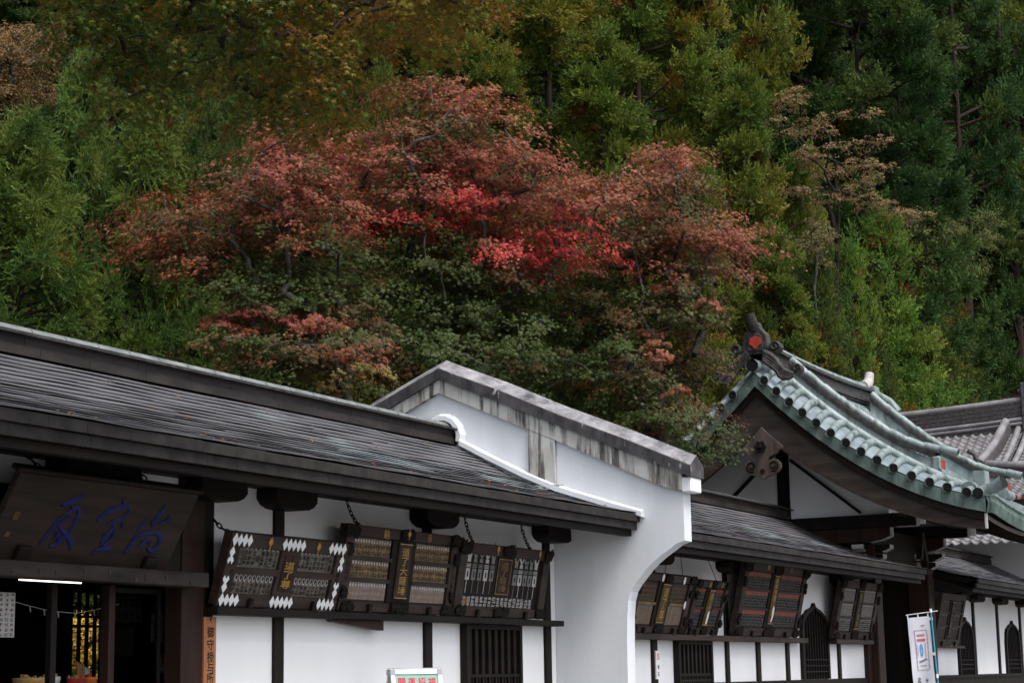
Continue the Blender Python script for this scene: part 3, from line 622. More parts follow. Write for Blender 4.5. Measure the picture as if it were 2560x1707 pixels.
# ridge-end ornament (demon tile): shield, horn, crest, scroll fins
def ridge_end(x, ex, z):
    o = z - 7.95
    sh = [(-.33, 7.95), (.30, 7.95), (.285, 8.15), (.25, 8.38), (.17, 8.47), (.10, 8.55), (.06, 8.68), (-.13, 8.68), (-.15, 8.56), (-.2, 8.48), (-.29, 8.38), (-.32, 8.15)]
    # polygon is in (-Y, Z): positive u is towards the viewer's side
    orn = MB().prism([(-u, v + o) for u, v in sh], (x, GY, 0), (0, 1, 0), (0, 0, 1), (.26 * -ex, 0, 0)).build('ridge_ornament', 'copper_brown', roof, bevel=.02)
    ins = [(-.2, 8.02), (.17, 8.02), (.17, 8.22), (.14, 8.36), (.05, 8.41), (-.08, 8.41), (-.17, 8.36), (-.2, 8.22)]
    MB().prism([(-u, v + o) for u, v in ins], (x + ex * .03, GY, 0), (0, 1, 0), (0, 0, 1), (.035 * -ex, 0, 0)).build('inset', 'copper_brown', orn, bevel=.012)
    MB().tube([(x - ex * .5, GY - .0, z + .45), (x - ex * .15, GY + .02, z + .52), (x + ex * .02, GY + .05, z + .66), (x + ex * .08, GY + .07, z + .80), (x + ex * .10, GY + .08, z + .90)], [.14, .14, .13, .12, .115], 14).build('horn', 'copper_brown', orn)
    cr = []
    for t in np.linspace(-.15 * math.pi, 1.15 * math.pi, 41):
        r_ = .118 + .028 * abs(math.cos(3.5 * (t - math.pi / 2))); cr.append((.012 + r_ * math.cos(t), 8.22 + o + r_ * math.sin(t) * .92))
    cr += [(-.05, 8.125 + o), (-.03, 8.07 + o), (.05, 8.07 + o), (.07, 8.125 + o)]
    MB().prism([(-u, v) for u, v in cr], (x + ex * .055, GY, 0), (0, 1, 0), (0, 0, 1), (.03 * -ex, 0, 0)).build('crest', 'red_crest', orn)
    for sg in (-1, 1):
        fin = MB()
        for k_, (off, rr) in enumerate(((0, .075), (.10, .062), (.19, .05), (.26, .045))):
            pts = [(.18, 8.0 - off * .75), (.33 + off * .1, 7.92 - off), (.45 + off * .15, 7.80 - off), (.52, 7.68 - off * .9), (.62, 7.56 - off * .75), (.74, 7.48 - off * .45), (.86, 7.46 - off * .2)]
            fin.tube([(x + ex * (.02 + .015 * k_), GY + sg * u, v + o - .02) for u, v in pts], [rr] * 6 + [rr * .8], 8)
        for cy, cz, r0 in ((.92, 7.56, .10), (.44, 8.08, .13)):
            sp = [(x + ex * .03, GY + sg * (cy + r0 * (1 - t / 11) * math.cos(t - 1.3)), cz + o + r0 * (1 - t / 11) * math.sin(t - 1.3)) for t in np.linspace(0, 8.5, 24)]
            fin.tube(sp, .036, 7); fin.tube([(x + ex * .02, GY + sg * cy, cz + o), (x - ex * .22, GY + sg * cy, cz + o)], r0 * .98, 14)
        fin.build('scroll_fin', 'copper_brown', orn)
ridge_end(GX + .18, -1, 7.95)
MB().tube([(GX1 - .5, GY, 8.25), (GX1 - .1, GY, 8.34), (GX1 + .12, GY, 8.50), (GX1 + .2, GY, 8.68)], [.16, .15, .13, .12], 12).build('horn', 'white_dull', roof)
MB().tube([(GX1 - .1, GY - .25, 8.1), (GX1 + .1, GY - .5, 7.9), (GX1 + .12, GY - .72, 7.6)], [.09, .12, .14], 10).box(GX1 - .35, GX1 + .02, GY - .3, GY + .3, 7.75, 8.28).build('ridge_ornament', 'copper', roof, bevel=.03)
def bdep(d): return .91 - .155 * d + .005 * d * d
# barge boards with a pale bead, pendant, gable wall
for gx, ex in ((GX + .14, -1), (GX1 - .14, 1)):
    for sg in (-1, 1):
        dd = np.linspace(0, 4.78, 18); poly = [(GY + sg * d, gz(d) - .005) for d in dd] + [(GY + sg * d, gz(d) - .005 - bdep(d)) for d in dd[::-1]]
        bb = MB().yz(poly, gx, gx - ex * .11).build('barge_board', 'wood_grey', gate)
        poly = [(GY + sg * d, gz(d) - .005 - bdep(d)) for d in dd] + [(GY + sg * d, gz(d) - .07 - bdep(d)) for d in dd[::-1]]
        MB().yz(poly, gx + ex * .03, gx - ex * .09).build('barge_bead', 'wood_frame', bb)
        poly = [(GY + sg * d, gz(d) - .01) for d in dd] + [(GY + sg * d, gz(d) - .16) for d in dd[::-1]]
        MB().yz(poly, gx + ex * .06, gx - ex * .0).build('barge_upper', 'wood_dark', bb)
        d = 4.79; MB().box(gx + min(0, ex * .03), gx + max(0, -ex * .12), min(GY + sg * d, GY + sg * (d + .03)), max(GY + sg * d, GY + sg * (d + .03)), gz(d) - .33, gz(d) - .02).build('painted_end', 'white_dull', bb)
half = [(0, 6.33), (.10, 6.22), (.22, 6.10), (.36, 5.98), (.47, 5.88), (.46, 5.82), (.38, 5.80), (.33, 5.72), (.24, 5.70), (.15, 5.64), (.12, 5.58), (.22, 5.62), (.33, 5.60), (.41, 5.52), (.42, 5.42), (.37, 5.34), (.29, 5.29), (.20, 5.27), (.10, 5.23), (0, 5.18)]
pend = MB().prism([(-u, v) for u, v in half] + [(u, v) for u, v in half[::-1][1:-1]], (GX + .04, 13.59, 0), (0, 1, 0), (0, 0, 1), (.08, 0, 0)).build('gable_pendant', 'wood_pendant', gate, bevel=.01)
s = MB()
for sg in (-1, 1): s.tube([(GX + .035, 13.59 + sg * (.25 + .10 * (1 - t / 10) * math.cos(t)), 5.47 + .10 * (1 - t / 10) * math.sin(t)) for t in np.linspace(-2, 6, 22)], .022, 6)
s.tube([(GX + .02, 13.59, 5.36), (GX + .05, 13.59, 5.36)], .055, 8).build('scroll', 'wood_dark', pend)
hx = [(.11 * math.cos(k * math.pi / 3), .11 * math.sin(k * math.pi / 3)) for k in range(6)]
b = MB().prism(hx, (GX - .04, 13.60, 5.88), (0, 1, 0), (0, 0, 1), (.08, 0, 0)).tube([(GX - .12, 13.60, 5.88), (GX - .03, 13.60, 5.88)], [.035, .06], 8)
for a, c in hx: b.tube([(GX - .06, 13.60 + a * .85, 5.88 + c * .85), (GX + .0, 13.60 + a * .85, 5.88 + c * .85)], .042, 8)
b.build('boss', 'wood_dark', pend)
WX = 39.82
gw = [(10.6, 4.2), (16.8, 4.2)] + [(GY + d, gz(abs(d)) + .04) for d in np.linspace(3.1, -3.1, 15)]
MB().yz(gw, WX, WX + .12).build('gable_wall', 'plaster', gate)
MB().yz(gw, 44.3, 44.42).build('gable_wall', 'plaster', gate)
for gx in (WX, 44.28):
    box('king_post', 'wood_dark', gate, gx - .07, gx - .003, 13.60, 13.88, 4.41, 6.9, .01)
    for sg in (-1, 1): MB().bar((gx - .035, 13.74 + sg * .2, 5.75 + (.15 if sg > 0 else 0)), (gx - .035, 13.74 + sg * 1.75, 4.50), .05, .20, (1, 0, 0)).build('brace', 'wood_dark', gate)
    for sg in (-1, 1): MB().bar((gx - .03, 13.74 + sg * .1, 6.62), (gx - .03, 13.74 + sg * 3.0, 4.85), .05, .24, (1, 0, 0)).build('rake_beam', 'wood_dark', gate)
    ub = box('tie_beam', 'wood_beam', gate, gx - .22, gx - .003, 10.72, 16.7, 4.15, 4.43, .015)
    MB().box(gx - .225, gx - .001, 10.70, 10.718, 4.15, 4.43).box(gx - .225, gx - .10, 10.718, 11.15, 4.138, 4.149).build('painted_end', 'white_dull', ub)
    lp = [(11.32, 3.96), (11.30, 4.14), (16.2, 4.14), (16.2, 3.84), (11.72, 3.84), (11.5, 3.88)]
    lb = MB().yz(lp, gx - .19, gx - .02).build('lower_tie_beam', 'wood_red', gate)
    MB().yz([(11.28, 3.95), (11.28, 4.14), (11.31, 4.14), (11.31, 3.95)], gx - .195, gx - .015).yz([(11.285, 3.945), (11.5, 3.865), (11.75, 3.825), (11.75, 3.837), (11.5, 3.879), (11.30, 3.957)], gx - .195, gx - .015).build('painted_end', 'white_dull', lb)
for y in (10.85, 16.5):
    pu = box('purlin', 'wood_beam', gate, GX + .40, GX1 - .4, y - .12, y + .12, 4.34, 4.60, .012); box('painted_end', 'white_paint', pu, GX + .385, GX + .399, y - .115, y + .115, 4.345, 4.595, .02)
for (x, y) in ((40.05, 12.0), (44.25, 11.95), (40.05, 15.4), (44.25, 15.4)):
    pl = box('pillar', 'wood_red', gate, x - .24, x + .24, y - .26, y + .26, .12, 4.149, .02); box('pillar_base', 'paving', pl, x - .34, x + .34, y - .36, y + .36, 0, .119, .02)
    for k, (zz, e) in enumerate(((3.42, .42), (3.62, .58))):
        bp = [(-e, zz + .17), (-e, zz + .09), (-e * .72, zz + .02), (-e * .6, zz), (e * .6, zz), (e * .72, zz + .02), (e, zz + .09), (e, zz + .17)]
        b = MB().prism(bp, (x - .13, y, 0), (0, 1, 0), (0, 0, 1), (.26, 0, 0)).build('bracket_arm', 'wood_beam', gate, bevel=.01)
        MB().prism([(-e - .012, zz + .17), (-e - .012, zz + .085), (-e * .74, zz + .012), (-e * .70, zz + .022), (-e - .001, zz + .09), (-e - .001, zz + .17)], (x - .135, y, 0), (0, 1, 0), (0, 0, 1), (.27, 0, 0)).build('painted_end', 'white_dull', b)
        b = MB().prism([(u, v) for u, v in bp], (x, y + .13, 0), (1, 0, 0), (0, 0, 1), (0, -.26, 0)).build('bracket_arm', 'wood_beam', gate, bevel=.01)
        MB().prism([(-e - .012, zz + .17), (-e - .012, zz + .085), (-e * .74, zz + .012), (-e * .70, zz + .022), (-e - .001, zz + .09), (-e - .001, zz + .17)], (x, y + .133, 0), (1, 0, 0), (0, 0, 1), (0, -.266, 0)).build('painted_end', 'white_dull', b)
box('head_beam', 'wood_beam', gate, 40.3, 44.0, 11.8, 12.1, 3.2, 3.46, .01)
# frog-leg strut above the wing roof end
fr = [(-.30, 3.50), (-.24, 3.62), (-.17, 3.80), (-.12, 3.94), (-.10, 4.10), (.10, 4.10), (.12, 3.94), (.17, 3.80), (.24, 3.62), (.30, 3.50), (.14, 3.50), (.07, 3.70), (0, 3.78), (-.07, 3.70), (-.14, 3.50)]
MB().prism(fr, (41.2, 11.0, 0), (1, 0, 0), (0, 0, 1), (0, .12, 0)).build('frog_strut', 'wood_dark', gate)
# eave rafters with white ends
pr = None; e0 = None
for x in np.arange(GX + .35, GX1 - .3, .155):
    zz = gsurf(x, GY - 4.6) - .42
    if pr is None:
        pr = MB().bar((x, GY - 4.62, zz), (x, GY - 2.6, zz + 1.25), .07, .085).build('rafter', 'wood_red', gate); e0 = MB().box(x - .034, x + .034, GY - 4.655, GY - 4.63, zz - .055, zz + .03).build('painted_end', 'white_dull', pr); ref = (x, zz)
    else:
        o = pr.copy(); COL.objects.link(o); o.parent = gate; o.location = (x - ref[0], 0, zz - ref[1]); c = e0.copy(); COL.objects.link(c); c.parent = o
box('eave_board', 'wood_beam', gate, GX + .3, GX1 - .3, GY - 4.55, GY - 4.45, gsurf(42.3, GY - 4.5) - .34, gsurf(42.3, GY - 4.5) - .25)
# dark passage: closed door leaves and side screens
for a, b in ((40.36, 42.14), (42.16, 43.94)): box('door_leaf', 'wood_dark', gate, a, b, 15.3, 15.4, .1, 3.2)
box('side_screen', 'wood_dark', gate, 44.1, 44.2, 12.25, 15.1, .1, 3.6); box('side_screen', 'wood_dark', gate, 40.1, 40.2, 12.3, 15.1, .1, 3.8)
box('ceiling', 'interior', gate, 40.3, 44.05, 12.1, 15.3, 3.50, 3.55); box('upper_panel', 'wood_dark', gate, 40.31, 43.98, 11.9, 12.0, 3.47, 4.2)

# ================================================================ small gabled hall behind the far wing
GS = empty('gabled_hall', (61, 13.9, 0), 'small hall with a plain plaster gable and brown barge boards behind the far corridor', 'temple building')
pk = (13.83, 5.42)
gl = lambda d: pk[1] - .52 * d + .02 * d * d
MB().yz([(11.0, 2.5), (16.6, 2.5), (16.6, gl(2.77) - .1), (pk[0], pk[1] - .1), (11.0, gl(2.83) - .1)], 60.8, 60.95).build('gable_wall', 'plaster', GS)
mb = MB()
for sg in (-1, 1):
    dd = np.linspace(0, 3.6, 10); mb.grid([[(x, pk[0] + sg * d, gl(d) + .22) for d in dd] for x in (60.0, 68.0)], False)
rf = mb.build('roof', 'tile_grey', GS)
for sg in (-1, 1):
    dd = np.linspace(0, 3.55, 12)
    MB().yz([(pk[0] + sg * d, gl(d) + .21) for d in dd] + [(pk[0] + sg * d, gl(d) + .09) for d in dd[::-1]], 59.97, 60.06).build('verge', 'copper_brown', rf)
    MB().yz([(pk[0] + sg * d, gl(d) + .085) for d in dd] + [(pk[0] + sg * d, gl(d) - .17) for d in dd[::-1]], 60.1, 60.2).build('barge_board', 'wood_red', GS)
    MB().yz([(pk[0] + sg * d, gl(d) - .20) for d in dd] + [(pk[0] + sg * d, gl(d) - .42) for d in dd[::-1]], 60.6, 60.78).build('rake_beam', 'wood_dark', GS)
box('king_post', 'wood_dark', GS, 60.7, 60.79, 13.66, 13.92, 4.2, 5.2); box('tie_beam', 'wood_red', GS, 60.6, 60.79, 11.0, 16.6, 4.48, 4.68)
MB().tube([(60.0, pk[0], pk[1] + .32), (68, pk[0], pk[1] + .32)], .16, 10).build('ridge', 'tile_dark', rf)

# ================================================================ great hall with grey tiled roof, far behind
HX, HZ = 63.0, 9.45
GH = empty('main_hall', (60, 14, 0), 'large temple hall with grey pantiled roof and thick ridge, seen past the copper gate', 'temple building')
def hz(x): d = HX - x; return 9.0 - .62 * d + .028 * d * d       # slope falling towards -X
ridge_end_y = 13.15
# pantiles: rows of S-curved tiles on the slope that faces the courtyard
mb = MB(); ncol = int((18.9 - ridge_end_y) / .29)
cross = [(-.145, .0), (-.07, -.028), (.0, -.01), (.05, .05), (.10, .055), (.145, .0)]
for r_ in range(26):
    xa, xb = HX - .2 - r_ * .26, HX - .2 - (r_ + 1) * .26 - .05
    for c in range(ncol):
        yc = ridge_end_y + .2 + c * .29
        mb.grid([[(xa, yc + u, hz(xa) + v - .015) for u, v in cross], [(xb, yc + u, hz(xb) + v + .03) for u, v in cross], [(xb, yc + u, hz(xb) + v - .005) for u, v in cross]], False)
troof = mb.build('roof', 'tile_grey', GH)
# the skirt below and to the right of the gable
mb = MB()
for r_ in range(18):
    for c in range(30):
        yc = ridge_end_y - .1 - c * .29; xa, xb = HX - 1.9 - r_ * .26, HX - 2.2 - r_ * .26
        if yc < 9.2: continue
        mb.grid([[(xa, yc + u, hz(xa) - .05 + v - .015) for u, v in cross], [(xb, yc + u, hz(xb) - .05 + v + .03) for u, v in cross], [(xb, yc + u, hz(xb) - .05 + v - .005) for u, v in cross]], False)
mb.build('skirt_roof', 'tile_grey', GH)
# ridge stack
yy = np.linspace(18.9, 13.2, 14); rz = lambda y: 9.02 + .0 * y + .014 * max(0, 19 - y) ** 1.6
mb = MB()
for k in range(9):
    o = .012 * (k % 2); mb.grid([[(HX - .24 + o, y, rz(y) + k * .072), (HX - .24 + o, y, rz(y) + k * .072 + .062), (HX + .24 - o, y, rz(y) + k * .072 + .062), (HX + .24 - o, y, rz(y) + k * .072)] for y in yy], False)
mb.box(HX - .28, HX + .28, 13.2, 18.9, 8.3, 9.0); rg_ = mb.build('ridge', 'tile_dark', troof)
MB().tube([(HX, y, rz(y) + .68) for y in yy], .13, 10).build('ridge_cap', 'tile_grey', rg_)
mb = MB().tube([(HX - .26, y, rz(y) + .02) for y in yy], .07, 8).tube([(HX - .27, y, rz(y) - .12) for y in yy], .06, 8); mb.build('ridge_moulding', 'tile_grey', rg_)
MB().box(HX - .33, HX + .33, 13.0, 13.2, 8.9, 10.5).tube([(HX, 13.3, 10.2), (HX, 12.9, 10.4), (HX, 12.5, 10.75)], [.13, .13, .1], 10).build('ridge_ornament', 'tile_dark', rg_, bevel=.03)
# descending ridge with its end ornament, and verge tiles beside it
dd = [(HX - .3, 13.75), (HX - 1.0, 13.78), (HX - 2.0, 13.82), (HX - 3.0, 13.92), (HX - 3.6, 13.98)]
mb = MB(); mb.grid([[(x, y - .17, hz(x)), (x, y - .15, hz(x) + .35), (x, y + .15, hz(x) + .35), (x, y + .17, hz(x))] for x, y in dd], False); dr = mb.build('descending_ridge', 'tile_dark', troof)
MB().tube([(x, y, hz(x) + .40) for x, y in dd], .14, 10).build('ridge_cap', 'tile_grey', dr)
x, y = dd[-1]; zz = hz(x)
mb = MB().tube([(x - .12, y, zz + .22), (x + .04, y, zz + .22)], .30, 12).tube([(x - .1, y - .40, zz + .02), (x + .04, y - .40, zz + .02)], .16, 10).tube([(x - .1, y + .40, zz + .02), (x + .04, y + .40, zz + .02)], .16, 10).tube([(x, y, zz + .45), (x - .05, y + .1, zz + .7), (x - .2, y + .25, zz + .78)], [.1, .08, .07], 8)
on = mb.build('ridge_ornament', 'tile_dark', dr); MB().tube([(x - .14, y, zz + .2), (x - .11, y, zz + .2)], .07, 10).build('boss', 'gold_dull', on)
mb = MB()
for k, yv in enumerate((13.35, 13.0)): mb.tube([(HX - .2 - q, yv - q * .01, hz(HX - .2 - q) + .12) for q in np.linspace(0, 3.2, 6)], .10, 8)
for k in range(12): mb.tube([(HX - .5 - k * .26, 12.85, hz(HX - .5 - k * .26) + .06), (HX - .5 - k * .26, 12.3, hz(HX - .5 - k * .26) + .02)], .085, 8)
mb.build('verge_tile', 'tile_grey', troof)
hp = [(HX - 3.5, 13.7), (HX - 3.75, 13.1), (HX - 4.0, 12.4), (HX - 4.3, 11.4), (HX - 4.9, 9.6)]
mb = MB(); mb.grid([[(x, y, hz(x) - .05), (x - .16, y, hz(x) + .26), (x + .16, y, hz(x) + .26), (x + .16, y, hz(x) - .05)] for x, y in hp], False); hr = mb.build('hip_ridge', 'tile_dark', troof)
MB().tube([(x, y, hz(x) + .32) for x, y in hp], .14, 10).build('ridge_cap', 'tile_grey', hr)
ex = HX - 6.75; ez = hz(ex)
mb = MB()
for c in range(ncol + 13): mb.tube([(ex + .05, 9.3 + c * .29, ez + .03), (ex - .08, 9.3 + c * .29, ez + .01)], .085, 8)
mb.build('eave_tiles', 'red_orange', troof)
box('eave', 'wood_red', GH, ex + .1, ex + .6, 9.2, 18.9, ez - .35, ez - .06); box('wall', 'plaster', GH, HX - 4.2, HX + 4, 10.5, 18.7, 0, ez)
mb = MB()
for k in range(20): mb.box(ex + .15, ex + 2.3, 9.4 + k * .45, 9.5 + k * .45, ez - .55, ez - .36)
mb.build('bracket_row', 'panel_ochre', GH)
# lower pent roof of the same hall
mb = MB(); pz = lambda x: 4.75 + .42 * (x - 55.0)
for r_ in range(12):
    for c in range(36):
        xa, xb = 58.0 - r_ * .26, 57.7 - r_ * .26; yc = 9.4 + c * .29
        mb.grid([[(xa, yc + u, pz(xa) + v - .015) for u, v in cross], [(xb, yc + u, pz(xb) + v + .03) for u, v in cross], [(xb, yc + u, pz(xb) + v - .005) for u, v in cross]], False)
mb.build('pent_roof', 'tile_grey', GH)

# ================================================================ hanging votive boards
def board_root(name, x0, x1, zb, yt, zt, label, group, cat='votive board'):
    """board resting at (x0..x1, Y 11.80, zb) whose top edge leans out to (yt, zt); local x along, y up the board, z outwards"""
    v = np.array([0, yt - 11.80, zt - zb]); H = np.linalg.norm(v); v /= H; n = np.cross([1, 0, 0], v)
    o = empty(name, (0, 0, 0), label, cat, group)
    o.matrix_world = Matrix(((1, v[0], n[0], x0), (0, v[1], n[1], 11.80), (0, v[2], n[2], zb), (0, 0, 0, 1)))
    o['_H'] = H; return o, x1 - x0, H
def frame_parts(o, W, H, fw, top, bot, mat='wood_frame', panel='wood_panel', dep=.12):
    for nm, a in (('frame_rail', (0, W, 0, bot)), ('frame_rail', (0, W, H - top, H)), ('frame_stile', (0, fw, bot, H - top)), ('frame_stile', (W - fw, W, bot, H - top))):
        MB().box(a[0], a[1], a[2], a[3], -dep, 0).build(nm, mat, o, True, .008)
    MB().box(fw, W - fw, bot, H - top, -dep + .01, -.045).build('panel', panel, o, True)
def carving(o, cx, cy, wd, ht, seed, z=.012, mat='wood_carved'):
    rg = np.random.default_rng(seed); mb = MB(); n = max(4, int(wd * ht * 900))
    k = 18; pts = [(cx + wd / 2 * (1 + .12 * math.sin(5 * t + seed)) * math.copysign(abs(math.cos(t)) ** .6, math.cos(t)), cy + ht / 2 * (1 + .12 * math.cos(4 * t + seed)) * math.copysign(abs(math.sin(t)) ** .6, math.sin(t))) for t in np.linspace(0, 2 * math.pi, k + 1)[:-1]]
    mb.prism(pts, (0, 0, -.02), (1, 0, 0), (0, 1, 0), (0, 0, z + .02))
    for i in range(n):
        x = cx + rg.uniform(-.42, .42) * wd; y = cy + rg.uniform(-.38, .38) * ht; r_ = rg.uniform(.25, .42) * min(wd, ht); s0 = rg.uniform(0, 6); sg = rg.choice([-1, 1])
        mb.tube([(x + sg * r_ * (1 - t / 8) * math.cos(t + s0), y + r_ * (1 - t / 8) * math.sin(t + s0), z + .012) for t in np.linspace(0, 6, 9)], .014, 4, False)
    return mb.build('carving', mat, o, True)
def hook(o, x): MB().box(x - .035, x + .035, -.03, .10, .002, .05).build('hook', 'wood_beam', o, True, .01)
def leaf_crest(o, cx, cy, wd, ht, z=.004, mat='gold'):
    pts = []
    for a, r_ in ((-150, .30), (-128, .55), (-112, .34), (-95, .72), (-75, .40), (-60, .88), (-40, .5), (-25, .98), (-12, .6), (0, 1.05), (12, .6), (25, .98), (40, .5), (60, .88), (75, .40), (95, .72), (112, .34), (128, .55), (150, .30)):
        pts.append((cx + wd / 2 * r_ * math.sin(R(a)) * .95, cy + ht / 2 * (r_ * math.cos(R(a)) * .95 - .02)))
    pts += [(cx + .05 * wd, cy - ht * .35), (cx + .05 * wd, cy - ht * .5), (cx - .05 * wd, cy - ht * .5), (cx - .05 * wd, cy - ht * .35)]
    mb = MB(); flat_poly(mb, pts, z, .008); return mb.build('gold_crest', mat, o, True)
def diamond(mb, cx, cy, wd, ht, z, kind):
    if kind == 0: flat_poly(mb, [(cx - wd / 2, cy), (cx, cy - ht / 2), (cx + wd / 2, cy), (cx, cy + ht / 2)], z)
    else:
        for dx, dy in ((0, .27), (0, -.27), (.25, 0), (-.25, 0)):
            a, b = cx + dx * wd, cy + dy * ht; flat_poly(mb, [(a - wd * .27, b), (a, b - ht * .27), (a + wd * .27, b), (a, b + ht * .27)], z + (.001 if dx else 0))
def scribble(mb, cx, cy, wd, ht, z, rg):
    """one tiny illegible brush character"""
    for _ in range(3): y = cy + rg.uniform(-.42, .42) * ht; x0, x1 = cx - rg.uniform(.2, .5) * wd, cx + rg.uniform(.2, .5) * wd; t = ht * .06; mb.add([(x0, y - t, z), (x1, y - t * .4, z), (x1, y + t * 1.4, z), (x0, y + t, z)], [(0, 1, 2, 3)])
    for _ in range(2): x = cx + rg.uniform(-.4, .4) * wd; y0, y1 = cy - rg.uniform(.1, .5) * ht, cy + rg.uniform(.1, .5) * ht; t = wd * .06; s_ = rg.uniform(-.15, .15) * wd; mb.add([(x - t + s_, y0, z), (x + t + s_, y0, z), (x + t, y1, z), (x - t, y1, z)], [(0, 1, 2, 3)])
def columns(mb, cols, x0, x1, y0, y1, z, fill=.84, bold=.02):
    """vertical columns of characters, given left to right"""
    n = len(cols); cw = (x1 - x0) / n
    for i, t in enumerate(cols):
        ch = (y1 - y0) / len(t)
        for j, c in enumerate(t): text_at(mb, c, x0 + cw * (i + .5), y1 - ch * (j + .5), cw * fill, ch * .9 if len(t) > 1 else cw, z, bold)
def vtext(mb, t, cx, y0, y1, wd, z, bold=.012, shear=0):
    ch = (y1 - y0) / len(t)
    for j, c in enumerate(t): text_at(mb, c, cx, y1 - ch * (j + .5), wd, ch * .9, z, bold, shear)
def oval(mb, cx, cy, wd, ht, z, k=10, rot=0): flat_poly(mb, [(cx + wd / 2 * math.cos(t), cy + ht / 2 * math.sin(t)) for t in np.linspace(0, 2 * math.pi, k + 1)[:-1]], z)
def hang_chains(o, xs, top, local_y, mat='iron', thin=False):
    mw = o.matrix_world.copy()
    for x, t in zip(xs, top):
        a = np.array(mw @ Vector((x, local_y, -.03))); mb = MB()
        if thin: mb.tube([a, t], .006, 5)
        else: chain(mb, a, t)
        c = mb.build('chain' if not thin else 'wire', mat, None); c.parent = o; c.matrix_parent_inverse = mw.inverted()

# --- great name plaque over the shop
PQ, W, H = board_root('name_plaque', 12.55, 15.15, 2.215, 11.385, 2.96, 'long dark name plaque with three carved blue brush characters above the shop lintel', None, 'name plaque')
MB().box(0, W, 0, H, -.07, 0).build('panel', 'wood_plaque', PQ, True, .01)
MB().box(-.05, W + .04, H + .002, H + .05, -.09, .02).build('top_batten', 'wood_dark', PQ, True, .01)
pmi = PQ.matrix_world.inverted()
def on_plaque(px, py):
    d = FW + RT * (px - 1280) / F_PX - UP * (py - 853.5) / F_PX; o_ = Vector(EYE); a = pmi @ o_; b = pmi @ Vector(EYE + d); dd = b - a; t = -a.z / dd.z; q = a + dd * t; return q.x, q.y
SX = lambda x, y: (80 + x / 6.19, 1200 + y / 6.19)
def stroke_set(strokes, name):
    mb = MB()
    for k_, st_ in enumerate(strokes):
        pts = []
        for x, y, w_ in st_:
            u, v = on_plaque(*SX(x, y)); u2, v2 = on_plaque(*SX(x + w_ * .7, y)); pts.append((u, v, abs(u2 - u) * .95))
        ribbon(mb, pts, .003 + .0012 * k_, .014)
    return mb.build(name, 'blue_paint', PQ, True)
stroke_set([[(455, 390, 60), (560, 350, 120), (690, 290, 110), (800, 215, 25)], [(600, 420, 50), (700, 440, 80), (712, 520, 90), (660, 650, 70), (575, 790, 60), (500, 880, 60), (400, 975, 70), (270, 1025, 50)],
            [(690, 435, 40), (570, 490, 60), (450, 570, 55), (330, 700, 55), (200, 870, 65), (110, 985, 20)], [(425, 680, 40), (500, 610, 30), (610, 560, 30)], [(375, 650, 40), (450, 760, 65), (530, 850, 95), (600, 950, 105), (572, 1075, 15)],
            [(320, 800, 20), (390, 775, 22), (350, 850, 22), (430, 830, 18)], [(325, 900, 25), (395, 870, 25), (365, 960, 22)], [(400, 930, 20), (470, 850, 28)]], 'carved_character')
stroke_set([[(1412, 275, 45), (1405, 375, 35)], [(1000, 640, 60), (1090, 545, 95), (1250, 455, 105), (1420, 400, 95), (1495, 430, 55), (1460, 530, 50), (1380, 590, 45), (1250, 640, 60), (1265, 720, 60), (1200, 800, 90), (1120, 880, 120), (1090, 960, 80), (1060, 1030, 30)],
            [(1150, 690, 30), (1240, 650, 40)], [(1395, 640, 40), (1395, 700, 40), (1365, 740, 20)], [(920, 1140, 20), (1010, 1075, 75), (1120, 1055, 90), (1205, 1055, 80)], [(1275, 770, 35), (1210, 910, 45), (1100, 1000, 30)]], 'carved_character')
stroke_set([[(1630, 765, 35), (1690, 700, 75), (1765, 605, 30)], [(2065, 380, 20), (2010, 480, 95), (1920, 600, 90), (1855, 735, 45)], [(1835, 620, 20), (1860, 680, 40)], [(1960, 670, 25), (2060, 640, 55), (2125, 545, 35)],
            [(1435, 1115, 50), (1520, 1000, 80), (1590, 900, 90), (1720, 825, 75), (1900, 815, 75), (1985, 870, 95), (1950, 990, 80), (1850, 1090, 85), (1775, 1050, 40)], [(1640, 1025, 45), (1720, 945, 55), (1815, 920, 45), (1790, 1005, 35)]], 'carved_character')
mb = MB(); u, v = on_plaque(40, 1288); mb.box(u - .035, u + .035, v - .04, v + .04, .002, .006); mb.build('gold_seal', 'gold_worn', PQ, True)
mb = MB(); u, v = on_plaque(17, 1334); mb.box(u - .03, u + .03, v - .025, v + .025, .002, .006); mb.build('gold_seal', 'gold_worn', PQ, True)
for px, py in ((48, 1385), (365, 1412)):
    u, v = on_plaque(px, py); MB().box(u - .09, u + .09, -.03, v + .10, .002, .06).build('bracket', 'wood_beam', PQ, True, .012)
hang_chains(PQ, [.55, 2.05], [onY(65, 1130, 11.62), onY(345, 1172, 11.62)], H - .02)

# --- board with the white diamond fittings
B1, W, H = board_root('votive_board', 16.01, 18.29, 1.885, 11.585, 2.645, 'dark name board edged with white diamond fittings and two gold leaf crests', 'votive boards hung under the eaves')
frame_parts(B1, W, H, .20, .155, .135)
cw = .36; cx = W / 2 + .02
MB().box(cx - cw / 2, cx + cw / 2, .13, H - .15, -.045, -.004).build('centre_frame', 'wood_frame', B1, True, .01)
MB().box(cx - .115, cx + .115, .19, H - .20, -.004, .004).build('centre_panel', 'wood_red', B1, True)
mb = MB(); vtext(mb, '道了尊', cx, .22, H - .26, .19, .008, .012); mb.build('gold_lettering', 'gold', B1, True)
mb = MB(); text_at(mb, '奉', cx + .085, H - .235, .05, .05, .008); mb.build('gold_lettering', 'gold_dull', B1, True)
yr = .135 + (H - .29) * .5
for a, b in ((.20, cx - cw / 2), (cx + cw / 2, W - .20)): MB().box(a, b, yr - .035, yr + .035, -.045, -.008).build('cross_rail', 'wood_frame', B1, True)
